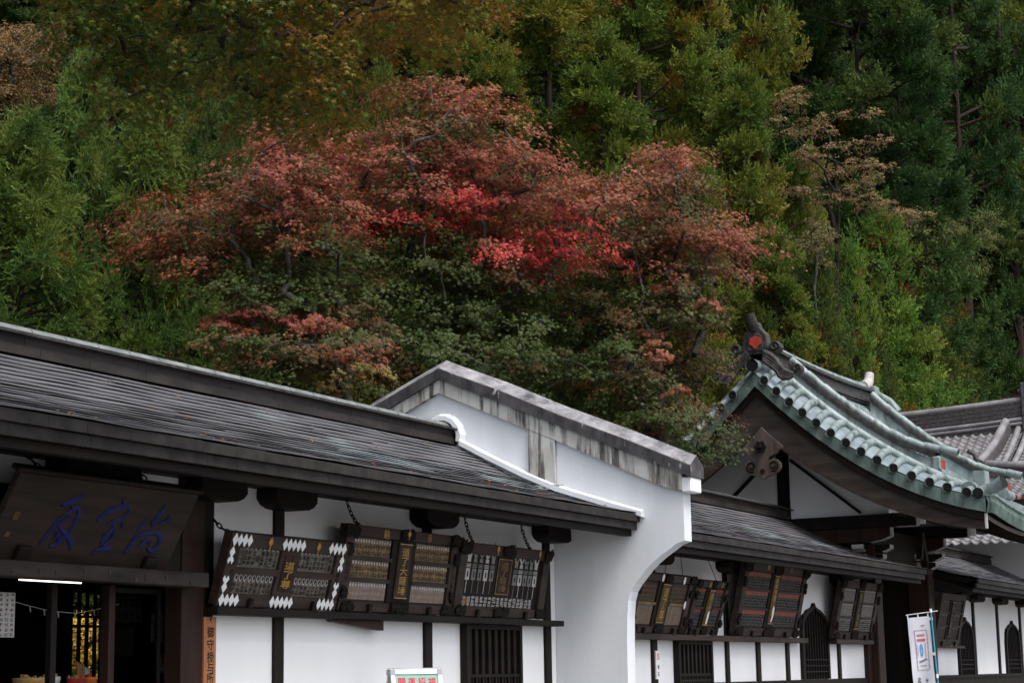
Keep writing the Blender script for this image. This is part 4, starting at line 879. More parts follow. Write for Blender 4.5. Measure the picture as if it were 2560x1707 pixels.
L0, L1, R0, R1 = .24, cx - cw / 2 - .02, cx + cw / 2 + .02, W - .22
mb = MB()
columns(mb, ['川口', '内田屋', '根岸屋', '立川屋', '柏', '高橋屋', '富士ろ', '久めご', 'さくら井'], L0, L1, yr + .05, yr + .225, -.038)
columns(mb, ['飯野', '小出', '久良崎', 'ふじ島', '大野', '渋谷', '池上', '佐々', '小川'], L0, L1, .145, yr - .125, -.038)
columns(mb, ['佐藤屋', '尾上屋', '田沼屋', 'うら泉', '安藤屋', '小町屋', '岡谷屋', '四ツ又', '十番'], R0, R1, yr + .05, yr + .215, -.038)
columns(mb, ['門馬', 'のぶ字', '早渕', '原町', '一杉哲', '大村信', '久保高', '福生町', 'かし野'], R0, R1, .145, yr - .125, -.038)
mb.build('lettering', 'ink', B1, True)
mb = MB(); vtext(mb, '元大中', .13, .43, .64, .085, .003, .02); vtext(mb, '元町中', .13, .20, .40, .085, .003, .02); vtext(mb, '江戸八頭取連合', W - .11, .20, .62, .08, .003, .02); mb.build('lettering', 'ink', B1, True)
mb = MB()
for a0, a1 in ((L0, L1), (R0, R1)):
    for i in range(9):
        x = a0 + (a1 - a0) * (i + .5) / 9
        oval(mb, x, yr - .075, .062, .085, -.036)
        if a0 == L0 and i < 4 and i > 0: oval(mb, x, yr + .275, .058, .088, -.036)
        elif not (a0 == L0 and i == 0) and not (a0 == R0 and i == 8): oval(mb, x, yr + .26, .058, .065, -.036, 6); mb.box(x - .008, x + .008, yr + .30, yr + .32, -.036, -.032)
mb.build('crest_row', 'white_dull', B1, True)
mb = MB()
for a0, a1 in ((L0, L1), (R0, R1)):
    for i in range(9):
        x = a0 + (a1 - a0) * (i + .5) / 9
        mb.box(x - .012, x + .012, yr - .10, yr - .052, -.031, -.029); mb.box(x - .02, x + .02, yr - .078, yr - .068, -.028, -.026)
        if a0 == L0 and 0 < i < 4: oval(mb, x, yr + .275, .026, .06, -.031)
mb.build('crest_mark', 'ink', B1, True)
for cx_, cy_, seq in ((.19, H - .075, 4), (W / 2 + .02, H - .078, 5), (W - .24, H - .075, 4), (.19, .068, 4), (W / 2 + .02, .068, 5), (W - .24, .068, 4)):
    mb = MB()
    for i in range(seq): diamond(mb, cx_ + (i - (seq - 1) / 2) * .088, cy_, .098, .135, .003, (i + (seq == 4) * (1 if cx_ < 1 else 0)) % 2)
    if seq == 4:
        x = .055 if cx_ < 1 else W - .10; sg = -1 if cy_ > .3 else 1
        diamond(mb, x, cy_ + sg * .135, .095, .13, .003, 0)
        for dx in (-.03, .03): diamond(mb, x + dx, cy_ + sg * .225, .05, .075, .003, 0)
        diamond(mb, x, cy_ + sg * .195, .05, .075, .005, 0)
    mb.build('diamond_fitting', 'white_paint', B1, True)
leaf_crest(B1, .70, H - .08, .135, .145); leaf_crest(B1, 1.64, H - .085, .135, .145)
hook(B1, .56); hook(B1, 1.78)
hang_chains(B1, [.12], [onY(533, 1296, 11.9)], H - .01)

# --- generic name board: rows of crests and names each side of a raised title
def name_board(args):
    (x0, x1, zb, yt, zt, label, fw, rows, head_mat, body_mat, panel, title, title_mat, title_panel, heads, carve, extra) = args
    o, W, H = board_root('votive_board', x0, x1, zb, yt, zt, label, 'votive boards hung under the eaves')
    top, bot = H * .125, H * .115
    frame_parts(o, W, H, fw, top, bot, 'wood_frame', 'wood_frame'); cx = W * .5; cw = W * extra.get('cw', .17)
    MB().box(cx - cw * .62, cx + cw * .62, bot, H - top, -.045, -.012).build('centre_frame', 'wood_beam', o, True, .01)
    y0, y1 = bot + H * .055, H - top - H * .03
    MB().box(cx - cw * .34, cx + cw * .34, y0, y1, -.012, .012).build('centre_panel', title_panel, o, True, .012)
    mb = MB(); mb.box(cx - cw * .34, cx + cw * .34, y1 - .02, y1 - .008, .0125, .016).box(cx - cw * .34, cx + cw * .34, y0 + .008, y0 + .02, .0125, .016); mb.build('gold_band', 'gold', o, True)
    mb = MB(); vtext(mb, title, cx, y0 + .05, y1 - .05, cw * .40, .016, .006); mb.build('gold_lettering', title_mat, o, True)
    ph = (H - top - bot) / rows; rg = np.random.default_rng(int(x0 * 10))
    for a, b in ((fw + .03, cx - cw * .62 - .03), (cx + cw * .62 + .03, W - fw - .03)):
        for r_ in range(rows):
            yb_ = bot + r_ * ph + .025; yt_ = yb_ + ph - .05; n = extra.get('n', 13)
            MB().box(a, b, yb_, yt_, -.046, -.030).build('name_panel', panel[r_ % len(panel)] if isinstance(panel, list) else panel, o, True)
            hh = (yt_ - yb_) * extra.get('hh', .28)
            if heads == 'band': MB().box(a, b, yt_ - hh, yt_, -.029, -.024).build('head_band', head_mat, o, True)
            elif heads:
                mb = MB()
                for i in range(n):
                    x = a + (b - a) * (i + .5) / n; k_ = rg.integers(0, 3); ww = (b - a) / n * .62
                    if k_ == 0: oval(mb, x, yt_ - hh * .5, ww, hh * .8, -.028, 8)
                    elif k_ == 1: flat_poly(mb, [(x - ww / 2, yt_ - hh * .6), (x, yt_ - hh), (x + ww / 2, yt_ - hh * .6), (x, yt_)], -.028)
                    else: oval(mb, x, yt_ - hh * .68, ww, hh * .5, -.028, 8); mb.box(x - ww * .15, x + ww * .15, yt_ - hh * .45, yt_, -.027, -.024)
                mb.build('crest_row', head_mat, o, True)
            mb = MB(); nr = extra.get('nr', 3)
            for i in range(n):
                for j in range(nr): scribble(mb, a + (b - a) * (i + .5) / n, yb_ + (yt_ - hh - yb_) * (j + .5) / nr, (b - a) / n * .8, (yt_ - hh - yb_) / nr * .85, -.027, rg)
            mb.build('lettering', body_mat if not isinstance(body_mat, list) else body_mat[r_ % len(body_mat)], o, True)
        for r_ in range(1, rows): MB().box(a - .03, b + .03, bot + r_ * ph - .022, bot + r_ * ph + .022, -.045, -.006).build('cross_rail', extra.get('rail', 'wood_frame'), o, True)
    if carve:
        for k_, (px_, py_, ww, hh) in enumerate(((.08, H - top * .5, .28, top * 1.0), (W * .5, H - top * .5, .30, top * .95), (W - .09, H - top * .5, .28, top * 1.0), (.16, bot * .52, .26, bot * .85), (W * .5, bot * .52, .42, bot * .95), (W - .16, bot * .52, .26, bot * .85))):
            carving(o, px_, py_, ww * W / 2.6, hh, int(x0) + k_)
        for k_, (px_, py_) in enumerate(((.055, H * .72), (W - .055, H * .70), (W - .055, H * .22), (.055, H * .22))): carving(o, px_, py_, .10, H * .14, int(x0) + 9 + k_)
    hook(o, W * .24); hook(o, W * .77); return o, W, H
B2, W, H = name_board((18.36, 21.03, 1.885, 11.645, 2.885, 'dark carved board of six name panels with tall gold title and white crest rows', .17, 3, 'white_dull', ['ochre_text', 'ink', 'ink'], ['pale_panel', 'panel_ochre', 'panel_ochre'], '道了大薩埵', 'gold', 'wood_frame', 'crest', True, {'n': 14, 'nr': 2, 'cw': .165}))
mb = MB(); text_at(mb, '納', W * .32, H - .07, .13, .12, .006, .014); text_at(mb, '奉', W * .705, H - .07, .12, .12, .006, .014); mb.build('gold_lettering', 'gold', B2, True)
leaf_crest(B2, W * .5, H - .055, .13, .13, .03)
mb = MB(); vtext(mb, '元町大中', .085, .34, .68, .08, .003, .02); mb.build('lettering', 'ink', B2, True); mb = MB(); vtext(mb, '江戸町火消十番組', W - .085, .28, .74, .075, .003, .016); mb.build('lettering', 'ink', B2, True)
hang_chains(B2, [.28, 1.95], [onY(866, 1250, 11.9), onY(1075, 1310, 11.97)], H - .01)

# --- board with ten fire-brigade standards
B3, W, H = board_root('votive_board', 21.07, 23.66, 1.885, 11.63, 2.825, 'dark board painted with ten pale fire-brigade standards, hung over the lattice window', 'votive boards hung under the eaves')
frame_parts(B3, W, H, .19, .14, .13, 'wood_frame', 'wood_dark'); rg = np.random.default_rng(4)
MB().box(1.12, 1.50, .30, H - .17, -.044, -.038).build('centre_panel', 'wood_red', B3, True)
mb = MB()
for a in ((1.12, 1.135, .30, H - .17), (1.485, 1.50, .30, H - .17), (1.135, 1.485, .30, .315), (1.135, 1.485, H - .185, H - .17)): mb.box(*a, -.037, -.030)
mb.build('centre_frame', 'gold_dull', B3, True)
mb = MB(); vtext(mb, '道了薩埵', 1.31, .34, H - .21, .2, -.034, .0); mb.build('gold_lettering', 'gold_dull', B3, True)
heads = [0, 1, 2, 1, 0, 0, 2, 3, 4, 0]
for i in range(10):
    x = (.30 + i * .165) if i < 5 else (1.64 + (i - 5) * .15); yb_ = .47 - (.0 if i < 5 else .03); mb = MB()
    mb.box(x - .055, x + .055, yb_, yb_ + .15, -.040, -.034)
    for k_ in range(3): mb.box(x - .06, x + .06, yb_ + .165 + k_ * .018, yb_ + .175 + k_ * .018, -.040, -.034)
    yh = yb_ + .235; kind = heads[i]
    mb.box(x - .042, x + .042, yh, yh + .05, -.040, -.034)
    if kind == 0: flat_poly(mb, [(x - .07, yh + .13), (x - .045, yh + .05), (x + .045, yh + .05), (x + .07, yh + .13), (x, yh + .29)], -.040)
    elif kind == 1: oval(mb, x, yh + .15, .13, .2, -.040, 12)
    elif kind == 2: flat_poly(mb, [(x - .075, yh + .12), (x, yh + .045), (x + .075, yh + .12), (x, yh + .21)], -.040); oval(mb, x, yh + .235, .05, .06, -.040, 8)
    elif kind == 3:
        for dx, dy in ((-.03, .09), (.03, .09), (-.03, .16), (.03, .16), (-.03, .22), (.03, .22)): oval(mb, x + dx, yh + dy, .065, .07, -.040 + .0005 * (dx > 0), 8)
    else: oval(mb, x, yh + .13, .11, .17, -.040, 12); oval(mb, x, yh + .24, .05, .05, -.040, 8)
    mb.box(x - .006, x + .006, yb_ - .17, yb_, -.040, -.035); mb.build('painted_standard', 'grey_text' if i % 3 else 'white_dull', B3, True)
    mb = MB(); oval(mb, x, yh + .13, .05, .07, -.033, 8); mb.box(x - .016, x + .016, yb_ + .04, yb_ + .11, -.033, -.032); mb.build('standard_mark', 'wood_dark', B3, True)
mb = MB()
for i in range(17):
    for j in range(3): scribble(mb, .30 + i * .118, .15 + j * .045, .10, .045, -.036, rg); scribble(mb, .30 + i * .118, .15 + j * .045, .10, .045, -.035, rg)
mb.build('lettering', 'white_dull', B3, True)
mb = MB(); text_at(mb, '組', .33, .2, .13, .1, -.03, .01); mb.build('orange_mark', 'ochre_text', B3, True)
for k_, (px_, py_, ww, hh) in enumerate(((.10, H - .07, .26, .14), (W * .5, H - .07, .36, .13), (W - .10, H - .07, .2, .14), (.16, .07, .26, .11), (W * .5, .07, .42, .12), (W - .14, .07, .26, .11))): carving(B3, px_, py_, ww, hh, 40 + k_)
leaf_crest(B3, .98, H - .06, .12, .15); leaf_crest(B3, 2.22, H - .065, .12, .15); hook(B3, .62); hook(B3, 2.0)
hang_chains(B3, [.35, 2.0], [onY(1162, 1295, 11.9), onY(1303, 1315, 11.9)], H - .01)

# --- boards on the far wing
B4, W, H = name_board((26.60, 28.84, 1.74, 11.54, 2.66, 'brown board with orange-lettered panels, half hidden by the arch of the fire wall', .16, 2, 'wood_panel', ['ochre_text', 'gold_dull'], ['wood_panel', 'wood_frame'], '道了尊', 'gold', 'gold_worn', '', True, {'n': 11, 'nr': 4, 'cw': .20, 'hh': .12, 'rail': 'panel_ochre'}))
mb = MB(); oval(mb, W * .40, H - .06, .09, .13, .006); oval(mb, W * .80, H - .075, .09, .13, .006); oval(mb, W - .22, .48, .08, .14, .006); mb.build('white_crest', 'white_paint', B4, True)
hang_chains(B4, [1.0, 1.75], [onY(1670, 1376, 11.75), onY(1700, 1378, 11.75)], H - .01, thin=True)
B5, W, H = name_board((28.94, 30.40, 1.74, 11.525, 2.62, 'narrow board with four red-headed name panels, smallest of the far wing boards', .13, 2, 'red_board', 'grey_text', 'wood_dark', '道了大薩埵', 'gold', 'gold_worn', 'band', True, {'n': 8, 'nr': 4, 'cw': .24, 'hh': .2}))
mb = MB(); text_at(mb, '納', W * .36, H - .055, .12, .11, .02, .012); text_at(mb, '奉', W * .74, H - .06, .12, .11, .02, .012); mb.build('gold_lettering', 'gold', B5, True)
mb = MB(); flat_poly(mb, [(W * .5 - .03, .18), (W * .5 + .025, .2), (W * .5 + .045, .33), (W * .5 + .02, .42), (W * .5 - .02, .4), (W * .5 - .035, .3)], .022); mb.build('paper_scrap', 'white_paint', B5, True)
hang_chains(B5, [.9], [onY(1766, 1388, 11.75)], H - .01, thin=True)
B6, W, H = name_board((31.22, 34.60, 1.74, 11.50, 3.05, 'largest board on the far wing, six orange-headed panels beside a gold title strip', .19, 3, 'red_orange', 'grey_text', 'wood_dark', '最乗寺道了大薩埵', 'gold', 'gold_worn', 'band', True, {'n': 15, 'nr': 4, 'cw': .115, 'hh': .27}))
mb = MB(); text_at(mb, '納', W * .34, H - .075, .14, .12, .006, .014); text_at(mb, '奉', W * .71, H - .085, .14, .12, .006, .014); mb.build('gold_lettering', 'gold', B6, True)
mb = MB(); flat_poly(mb, [(W * .5 - .04, .27), (W * .5 + .03, .3), (W * .5 + .07, .42), (W * .5 + .06, .54), (W * .5 + .01, .58), (W * .5 - .03, .5), (W * .5 - .01, .4)], .022); mb.build('paper_scrap', 'white_paint', B6, True)
B7, W, H = name_board((36.85, 39.55, 1.74, 11.53, 2.92, 'weathered grey-lettered board beside the gate passage, with a thin worn gold title', .20, 3, 'white_dull', ['white_dull', 'wood_frame', 'wood_frame'], ['wood_dark', 'pale_panel', 'pale_panel'], '道了大薩埵', 'gold_dull', 'wood_beam', 'crest', True, {'n': 10, 'nr': 5, 'cw': .17, 'hh': .12}))
B8, W, H = name_board((44.65, 46.95, 1.665, 11.52, 2.9, 'dull brown board on the wing beyond the gate, behind the banner pole', .18, 3, 'wood_panel', 'ink', 'wood_frame', '道了大薩埵', 'wood_panel', 'wood_dark', 'crest', False, {'n': 9, 'nr': 4, 'cw': .17, 'hh': .2}))
for o in (PQ, B1, B2, B3, B4, B5, B6, B7, B8): del o['_H']

# ================================================================ small signs and street furniture
sg_ = empty('office_sign', (16.06, 11.93, .5), 'narrow orange wooden sign with black brush characters on the corner post of the shop', 'sign')
MB().box(15.955, 16.165, 11.905, 11.948, .55, 1.775).build('board', 'wood_orange', sg_, bevel=.004)
mb = MB()
for c, zz in zip('御守授与所', (1.615, 1.487, 1.36, 1.245, 1.14)):
    vs, fs = glyph(c, .008); mb.add([(16.062 + q[0] * .115, 11.902, zz + q[1] * .115) for q in vs], fs)
mb.add([(16.045, 11.902, 1.762), (16.075, 11.902, 1.762), (16.062, 11.902, 1.718)], [(0, 1, 2)])
mb.build('lettering', 'ink', sg_)
# A-frame sign by the wall
af = empty('folding_sign', (19.35, 11.0, 0), 'green folding board with red characters in a silver frame, standing by the white wall', 'sign')
P0, P1 = np.array(onY(972, 1690, 11.35)), np.array(onY(1100, 1690, 10.95)); ux = (P1 - P0); ux[2] = 0; ux = ux / np.linalg.norm(ux); P0[2] = P1[2] = 0
wd = np.linalg.norm((P1 - P0)[:2]); nv = np.array([ux[1], -ux[0], 0.])
if nv[1] > 0: nv = -nv
def af_pt(u, v, t, side):     # u along, v up 0..1, t outwards; the two leaves lean together at the top
    return P0 + ux * u + np.array([0, 0, 1.205 * v]) + nv * side * (.03 + .26 * (1 - v) + t)
for side in (1, -1):
    mb = MB()
    for a, b, c, d_ in ((0, .055, 0, 1), (wd - .055, wd, 0, 1), (.055, wd - .055, 0, .05), (.055, wd - .055, .955, 1.0)):
        q = [af_pt(u, v, t, side) for t in (0, .025) for u, v in ((a, c), (b, c), (b, d_), (a, d_))]; mb.add(q, [(0, 1, 2, 3), (7, 6, 5, 4), (0, 4, 5, 1), (1, 5, 6, 2), (2, 6, 7, 3), (3, 7, 4, 0)])
    fr = mb.build('leaf_frame', 'aluminium', af, bevel=.004)
    mb = MB(); q = [af_pt(u, v, t, side) for t in (.005, .012) for u, v in ((.055, .05), (wd - .055, .05), (wd - .055, .955), (.055, .955))]; mb.add(q, [(0, 1, 2, 3), (7, 6, 5, 4), (0, 4, 5, 1), (1, 5, 6, 2), (2, 6, 7, 3), (3, 7, 4, 0)])
    mb.build('poster', 'sign_green', af)
    for u in (.0, wd - .05):
        mb = MB(); q = [af_pt(u + a, v, t, side) for t in (.002, .030) for a, v in ((-.004, .952), (.054, .952), (.054, 1.004), (-.004, 1.004))]; mb.add(q, [(0, 1, 2, 3), (7, 6, 5, 4), (0, 4, 5, 1), (1, 5, 6, 2), (2, 6, 7, 3), (3, 7, 4, 0)]); mb.build('corner_clip', 'alu_grey', af)
for nm, mat_, bo, t in (('lettering_edge', 'sign_pink', .035, .0135), ('lettering', 'sign_red', .012, .0145)):
    mb = MB()
    for i, c in enumerate('開運招福'):
        vs, fs = glyph(c, bo); mb.add([af_pt(.055 + (wd - .11) * (.15 + .235 * i) + q[0] * .095, q[1] * .085 + .880, t, 1) for q in vs], fs)
    mb.build(nm, mat_, af)
mb = MB(); mb.tube([af_pt(-.01, 1.0, -.02, 1), af_pt(wd + .01, 1.0, -.02, 1)], .018, 8); mb.build('hinge_bar', 'alu_grey', af)
# no-smoking notice on the wing's post
ns = empty('notice', (28.0, 11.95, 1.1), 'small white no-smoking notice fixed to a dark post under the boards', 'sign')
MB().box(27.99, 28.16, 11.93, 11.953, 1.02, 1.47).build('plate', 'white_paint', ns)
rg_ = []
mb = MB(); rr = [(28.075 + .055 * math.cos(t), 1.375 + .055 * math.sin(t)) for t in np.linspace(0, 2 * math.pi, 17)]; r2 = [(28.075 + .042 * math.cos(t), 1.375 + .042 * math.sin(t)) for t in np.linspace(0, 2 * math.pi, 17)]
mb.add([(x, 11.928, z) for x, z in rr] + [(x, 11.928, z) for x, z in r2], [(i, i + 1, 18 + i, 17 + i) for i in range(16)]); mb.add([(28.04, 11.927, 1.41), (28.05, 11.927, 1.42), (28.112, 11.927, 1.34), (28.102, 11.927, 1.33)], [(0, 1, 2, 3)]); mb.build('ban_ring', 'sign_red', ns)
mb = MB()
for c, zz in zip('禁煙', (1.21, 1.10)): vs, fs = glyph(c, .02); mb.add([(28.075 + q[0] * .07, 11.928, zz + q[1] * .07) for q in vs], fs)
mb.build('lettering', 'ink', ns)
# tall banner, seen from the back so its print is mirrored
fl = empty('banner', (35.0, 9.3, 0), 'tall white banner with a round colourful number print on a teal pole before the gate', 'banner')
FX = 35.0; fL, fR = np.array(onX(2268, 1538, FX)), np.array(onX(2322, 1533, FX)); bx = (fR - fL); bx[2] = 0; fwid = np.linalg.norm(bx); bx /= fwid; ftop = (fL[2] + fR[2]) / 2
tilt = np.array([.0, -.045, 0])
def fp(u, v, off=0):          # u 0..1 across as seen, v metres down
    return fL + bx * fwid * u + np.array([0, 0, -v + (fR[2] - fL[2]) * u]) + tilt * v * 1.0 + np.array([-1, 0, 0]) * (off + .022 * math.sin(u * 5 + v * 2.2) * min(1, v * 2) + .012 * math.sin(v * 7 + u * 2))
mb = MB(); U = np.linspace(0, 1, 15); V = np.linspace(.045, 1.75, 40)
mb.grid([[fp(u, v + (.02 * math.sin(u * math.pi * 2) ** 2 if v < .05 else 0)) for u in U] for v in V]); mb.grid([[fp(u, v, -.004) for u in U] for v in V])
cl = mb.build('cloth', 'flag', fl)
mb = MB()
for u in (.02, .5, .96): mb.grid([[fp(u - .03, v, .003), fp(u + .03, v, .003)] for v in (-.005, .06)], False)
for v in (.07, .72, 1.28): mb.grid([[fp(.96, v, .004), fp(1.16, v, .004)], [fp(.96, v + .055, .004), fp(1.16, v + .055, .004)]], False)
mb.build('loop', 'white_paint', cl)
def pole_pt(v): return fp(1.10, v) * 0 + fL + bx * fwid * 1.10 + np.array([0, 0, -v + (fR[2] - fL[2])]) + tilt * v
mb = MB().tube([pole_pt(-.05), pole_pt(ftop - .02)], .016, 8); mb.build('pole', 'pole_teal', fl)
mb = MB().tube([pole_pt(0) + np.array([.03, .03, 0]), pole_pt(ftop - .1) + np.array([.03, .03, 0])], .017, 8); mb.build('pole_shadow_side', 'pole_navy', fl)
MB().tube([fp(-.06, -.01), fp(1.42, -.035)], .009, 6).build('crossbar', 'white_paint', fl)
mb = MB().tube([pole_pt(-.09), pole_pt(-.02)], .024, 8).tube([pole_pt(1.12), pole_pt(1.19)], .026, 8); mb.build('pole_cap', 'white_paint', fl)
mb = MB().tube([pole_pt(ftop - .12), pole_pt(ftop - .001)], [.09, .19], 14); mb.build('stand', 'plastic_white', fl)
def fbox(mb, u0, u1, v0, v1): n_ = 4; mb.grid([[fp(u0 + (u1 - u0) * i / n_, v, .006) for i in range(n_ + 1)] for v in np.linspace(v0, v1, 4)], False)
mb = MB()
for k in range(30):
    for u in (.24, .78): fbox(mb, u, u + .05, .30 + k * .024, .313 + k * .024)
for k in range(12):
    for v in (.285, 1.02): fbox(mb, .25 + k * .047, .272 + k * .047, v, v + .022)
mb.build('printed_border', 'flag_brown', cl)
mb = MB(); fbox(mb, .34, .70, .45, .50)
for k in range(8): fbox(mb, .36 + k * .043, .385 + k * .043, .36, .41)
fbox(mb, .58, .75, .20, .222); mb.build('printed_heading', 'flag_red', cl)
def fglyph(mb, c, u, v, wu, hv, bo=.02):
    vs, fs = glyph(c, bo); mb.add([fp(u - q[0] * wu, v - q[1] * hv, .007) for q in vs], fs)
mb = MB(); fglyph(mb, '0', .50, .66, .24, .26, .05); mb.build('printed_digit', 'flag_blue', cl)
mb = MB(); fglyph(mb, '1', .68, .66, .18, .26, .05); mb.build('printed_digit', 'flag_orange', cl)
mb = MB(); fglyph(mb, '0', .335, .66, .14, .24, .05); mb.build('printed_digit', 'flag_pink', cl)
mb = MB()
rgf = np.random.default_rng(3)
for k in range(9): fbox(mb, .36 + k * .042, .385 + k * .042, .86 - .006 * k, .90 - .006 * k)
for k in range(8): fbox(mb, .38 + k * .04, .40 + k * .04, .94, .96)
for c, v in zip('大雄山線', (1.24, 1.42, 1.60, 1.76)): fglyph(mb, c, .62, v, .14, .15)
for c, v in zip('ありがとう', (1.26, 1.44, 1.62, 1.80)): fglyph(mb, c, .28, v - .02, .17, .17, .01)
mb.build('printed_lettering', 'flag_ink', cl)

# ================================================================ inside the shop
tb = empty('tube_lamp', (14.8, 13, 2.2), 'lit fluorescent tube under the shop lintel', 'lamp')
MB().tube([(14.353, 13, 2.140), (15.288, 13, 2.140)], .007, 8).build('tube', 'lamp', tb); box('fitting', 'white_dull', tb, 14.30, 15.34, 12.96, 13.04, 2.158, 2.21)
box('rod', 'iron', tb, 14.6, 14.61, 12.995, 13.005, 2.21, 2.995)
def flat_notice(name, x0, x1, y, z0, z1, mat, label, rows=0, cols=0, mark=None, cat='notice'):
    o = empty(name, ((x0 + x1) / 2, y, z0), label, cat); box('sheet', mat, o, x0, x1, y - .004, y, z0, z1)
    rg = np.random.default_rng(int(x0 * 100)); mb = MB()
    for i in range(cols):
        for j in range(rows):
            t = MB(); scribble(t, 0, 0, (x1 - x0) / cols * .7, (z1 - z0) / rows * .7, 0, rg); cx, cz = x0 + (x1 - x0) * (i + .5) / cols, z0 + (z1 - z0) * (j + .5) / rows
            mb.add([(cx + q[0], y - .006, cz + q[1]) for q in t.v], t.f)
    if mb.v: mb.build('lettering', 'ink', o)
    if mark: box('red_strip', 'cloth_red', o, x0 + .01, x1 - .01, y - .007, y - .005, z1 - .06, z1 - .015)
    return o
flat_notice('notice', 12.75, 13.19, 11.99, 1.535, 1.94, 'paper', 'white handwritten notice hanging in the shop opening, leftmost under the lintel', 9, 6)
flat_notice('poster', 19.15, 19.67, 15.7, 1.87, 2.20, 'paper', 'poster with a red heading on the back wall of the shop', 2, 4, True, 'poster')
flat_notice('notice', 16.46, 16.67, 13.0, 1.535, 1.85, 'paper', 'narrow paper notice with columns of writing beside the shop corner pillar', 8, 3)
flat_notice('notice', 16.61, 16.94, 13.0, 1.21, 1.42, 'paper', 'low square notice with a red heading near the corner pillar', 5, 4, True)
flat_notice('notice', 19.1, 19.5, 15.69, 1.45, 1.80, 'paper_yellow', 'yellowed blank sheet under the poster on the back wall')
ct = empty('counter', (14.4, 12.7, .41), 'low dark shop counter carrying amulets and bowls', 'counter')
box('counter_top', 'wood_orange', ct, 12.5, 15.5, 12.42, 12.95, 1.02, 1.06, .01); box('counter_front', 'wood_dark', ct, 12.55, 15.45, 12.5, 12.9, .405, 1.019)
def lathe(mb, c, prof, n=16):
    mb.grid([[(c[0] + r_ * math.cos(t), c[1] + r_ * math.sin(t), c[2] + z) for t in np.linspace(0, 2 * math.pi, n + 1)[:-1]] for r_, z in prof], True, True)
def bowl(x, y, r_, h, mat, label, name='basket', cat='basket'):
    o = empty(name, (x, y, 1.061), label, cat); mb = MB(); lathe(mb, (x, y, 1.062), [(0.01, 0), (r_ * .7, 0), (r_ * .95, h * .7), (r_, h), (r_ * .93, h), (r_ * .85, h * .6), (r_ * .6, h * .2), (.01, h * .2)]); mb.build('body', mat, o)
    rg = np.random.default_rng(int(x * 100)); mb = MB()
    for k in range(14): a, q = rg.uniform(0, 6.28), rg.uniform(0, r_ * .7); mb.bar((x + q * math.cos(a), y + q * math.sin(a), 1.062 + h * .3), (x + q * 1.3 * math.cos(a), y + q * 1.3 * math.sin(a), 1.062 + h * rg.uniform(1., 1.35)), .03, .012)
    mb.build('contents', ['straw', 'paper', 'cloth_red'][int(x * 10) % 3], o); return o
bowl(14.10, 12.6, .17, .11, 'straw', 'round straw basket on the shop counter')
bowl(14.47, 12.66, .10, .12, 'plastic_white', 'milky plastic tub on the counter beside the straw basket', 'tub', 'tub')
bowl(14.72, 12.55, .10, .10, 'cloth_red', 'red cloth-lined tray of charms with white cords', 'charm_tray', 'tray')
bowl(14.98, 12.62, .09, .11, 'cloth_orange', 'orange bowl of charms under the lattice window', 'charm_bowl', 'bowl')
lf = empty('leaflet_stand', (15.02, 12.72, 1.061), 'tilted leaflet stand on the counter beside the orange bowl', 'stand')
MB().bar((15.0, 12.7, 1.065), (15.10, 12.82, 1.30), .16, .015, (0, 1, 0)).build('back', 'wood_orange', lf); MB().bar((15.06, 12.68, 1.08), (15.14, 12.78, 1.26), .09, .02, (0, 1, 0)).build('leaflet', 'paper', lf)
st = empty('string_line', (14.4, 12.3, 1.7), 'thin white string with short paper ties across the shop opening', 'string')
sp = [onY(x, y, 12.3) for x, y in ((25, 1500), (75, 1514), (110, 1523), (145, 1528), (187, 1532), (235, 1524), (300, 1508))]
MB().tube(sp, .003, 5).build('cord', 'white_dull', st); mb = MB()
for i in range(1, 6): a = sp[i]; mb.bar(a, a + np.array([.01, 0, -.055]), .012, .004)
mb.build('paper_tie', 'white_dull', st)

# ================================================================ trees
def mesh_np(name, V, loops, starts, mat, cols=None, smooth=False):
    me = bpy.data.meshes.new(name); nv, nl, nf = len(V), len(loops), len(starts)
    me.vertices.add(nv); me.loops.add(nl); me.polygons.add(nf)
    me.vertices.foreach_set('co', np.asarray(V, np.float32).ravel()); me.loops.foreach_set('vertex_index', np.asarray(loops, np.int32)); me.polygons.foreach_set('loop_start', np.asarray(starts, np.int32))
    if cols is not None:
        a = me.color_attributes.new('Col', 'FLOAT_COLOR', 'POINT'); c = np.ones((nv, 4), np.float32); c[:, :3] = cols; a.data.foreach_set('color', c.ravel())
    me.materials.append(M[mat]); me.update(calc_edges=True); return me
def scatter(T, P, X, Z, S, C, CV=None):
    """template triangles T (k*3,3) placed at P with x axis X, normal Z, scale S, colour C"""
    Z = Z / (np.linalg.norm(Z, axis=1)[:, None] + 1e-9); X = X - Z * (X * Z).sum(1)[:, None]; X = X / (np.linalg.norm(X, axis=1)[:, None] + 1e-9); Y = np.cross(Z, X)
    V = P[:, None] + S[:, None, None] * (T[None, :, 0:1] * X[:, None] + T[None, :, 1:2] * Y[:, None] + T[None, :, 2:3] * Z[:, None])
    Cc = np.repeat(C[:, None], len(T), 1)
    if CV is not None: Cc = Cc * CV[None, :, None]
    return V.reshape(-1, 3), Cc.reshape(-1, 3)
def leaf_obj(name, V, C, mat, par=None, off=None):
    n = len(V); me = mesh_np(name, V - (off if off is not None else 0), np.arange(n), np.arange(0, n, 3), mat, C); o = bpy.data.objects.new(name, me); COL.objects.link(o)
    if par is not None: o.parent = par
    return o
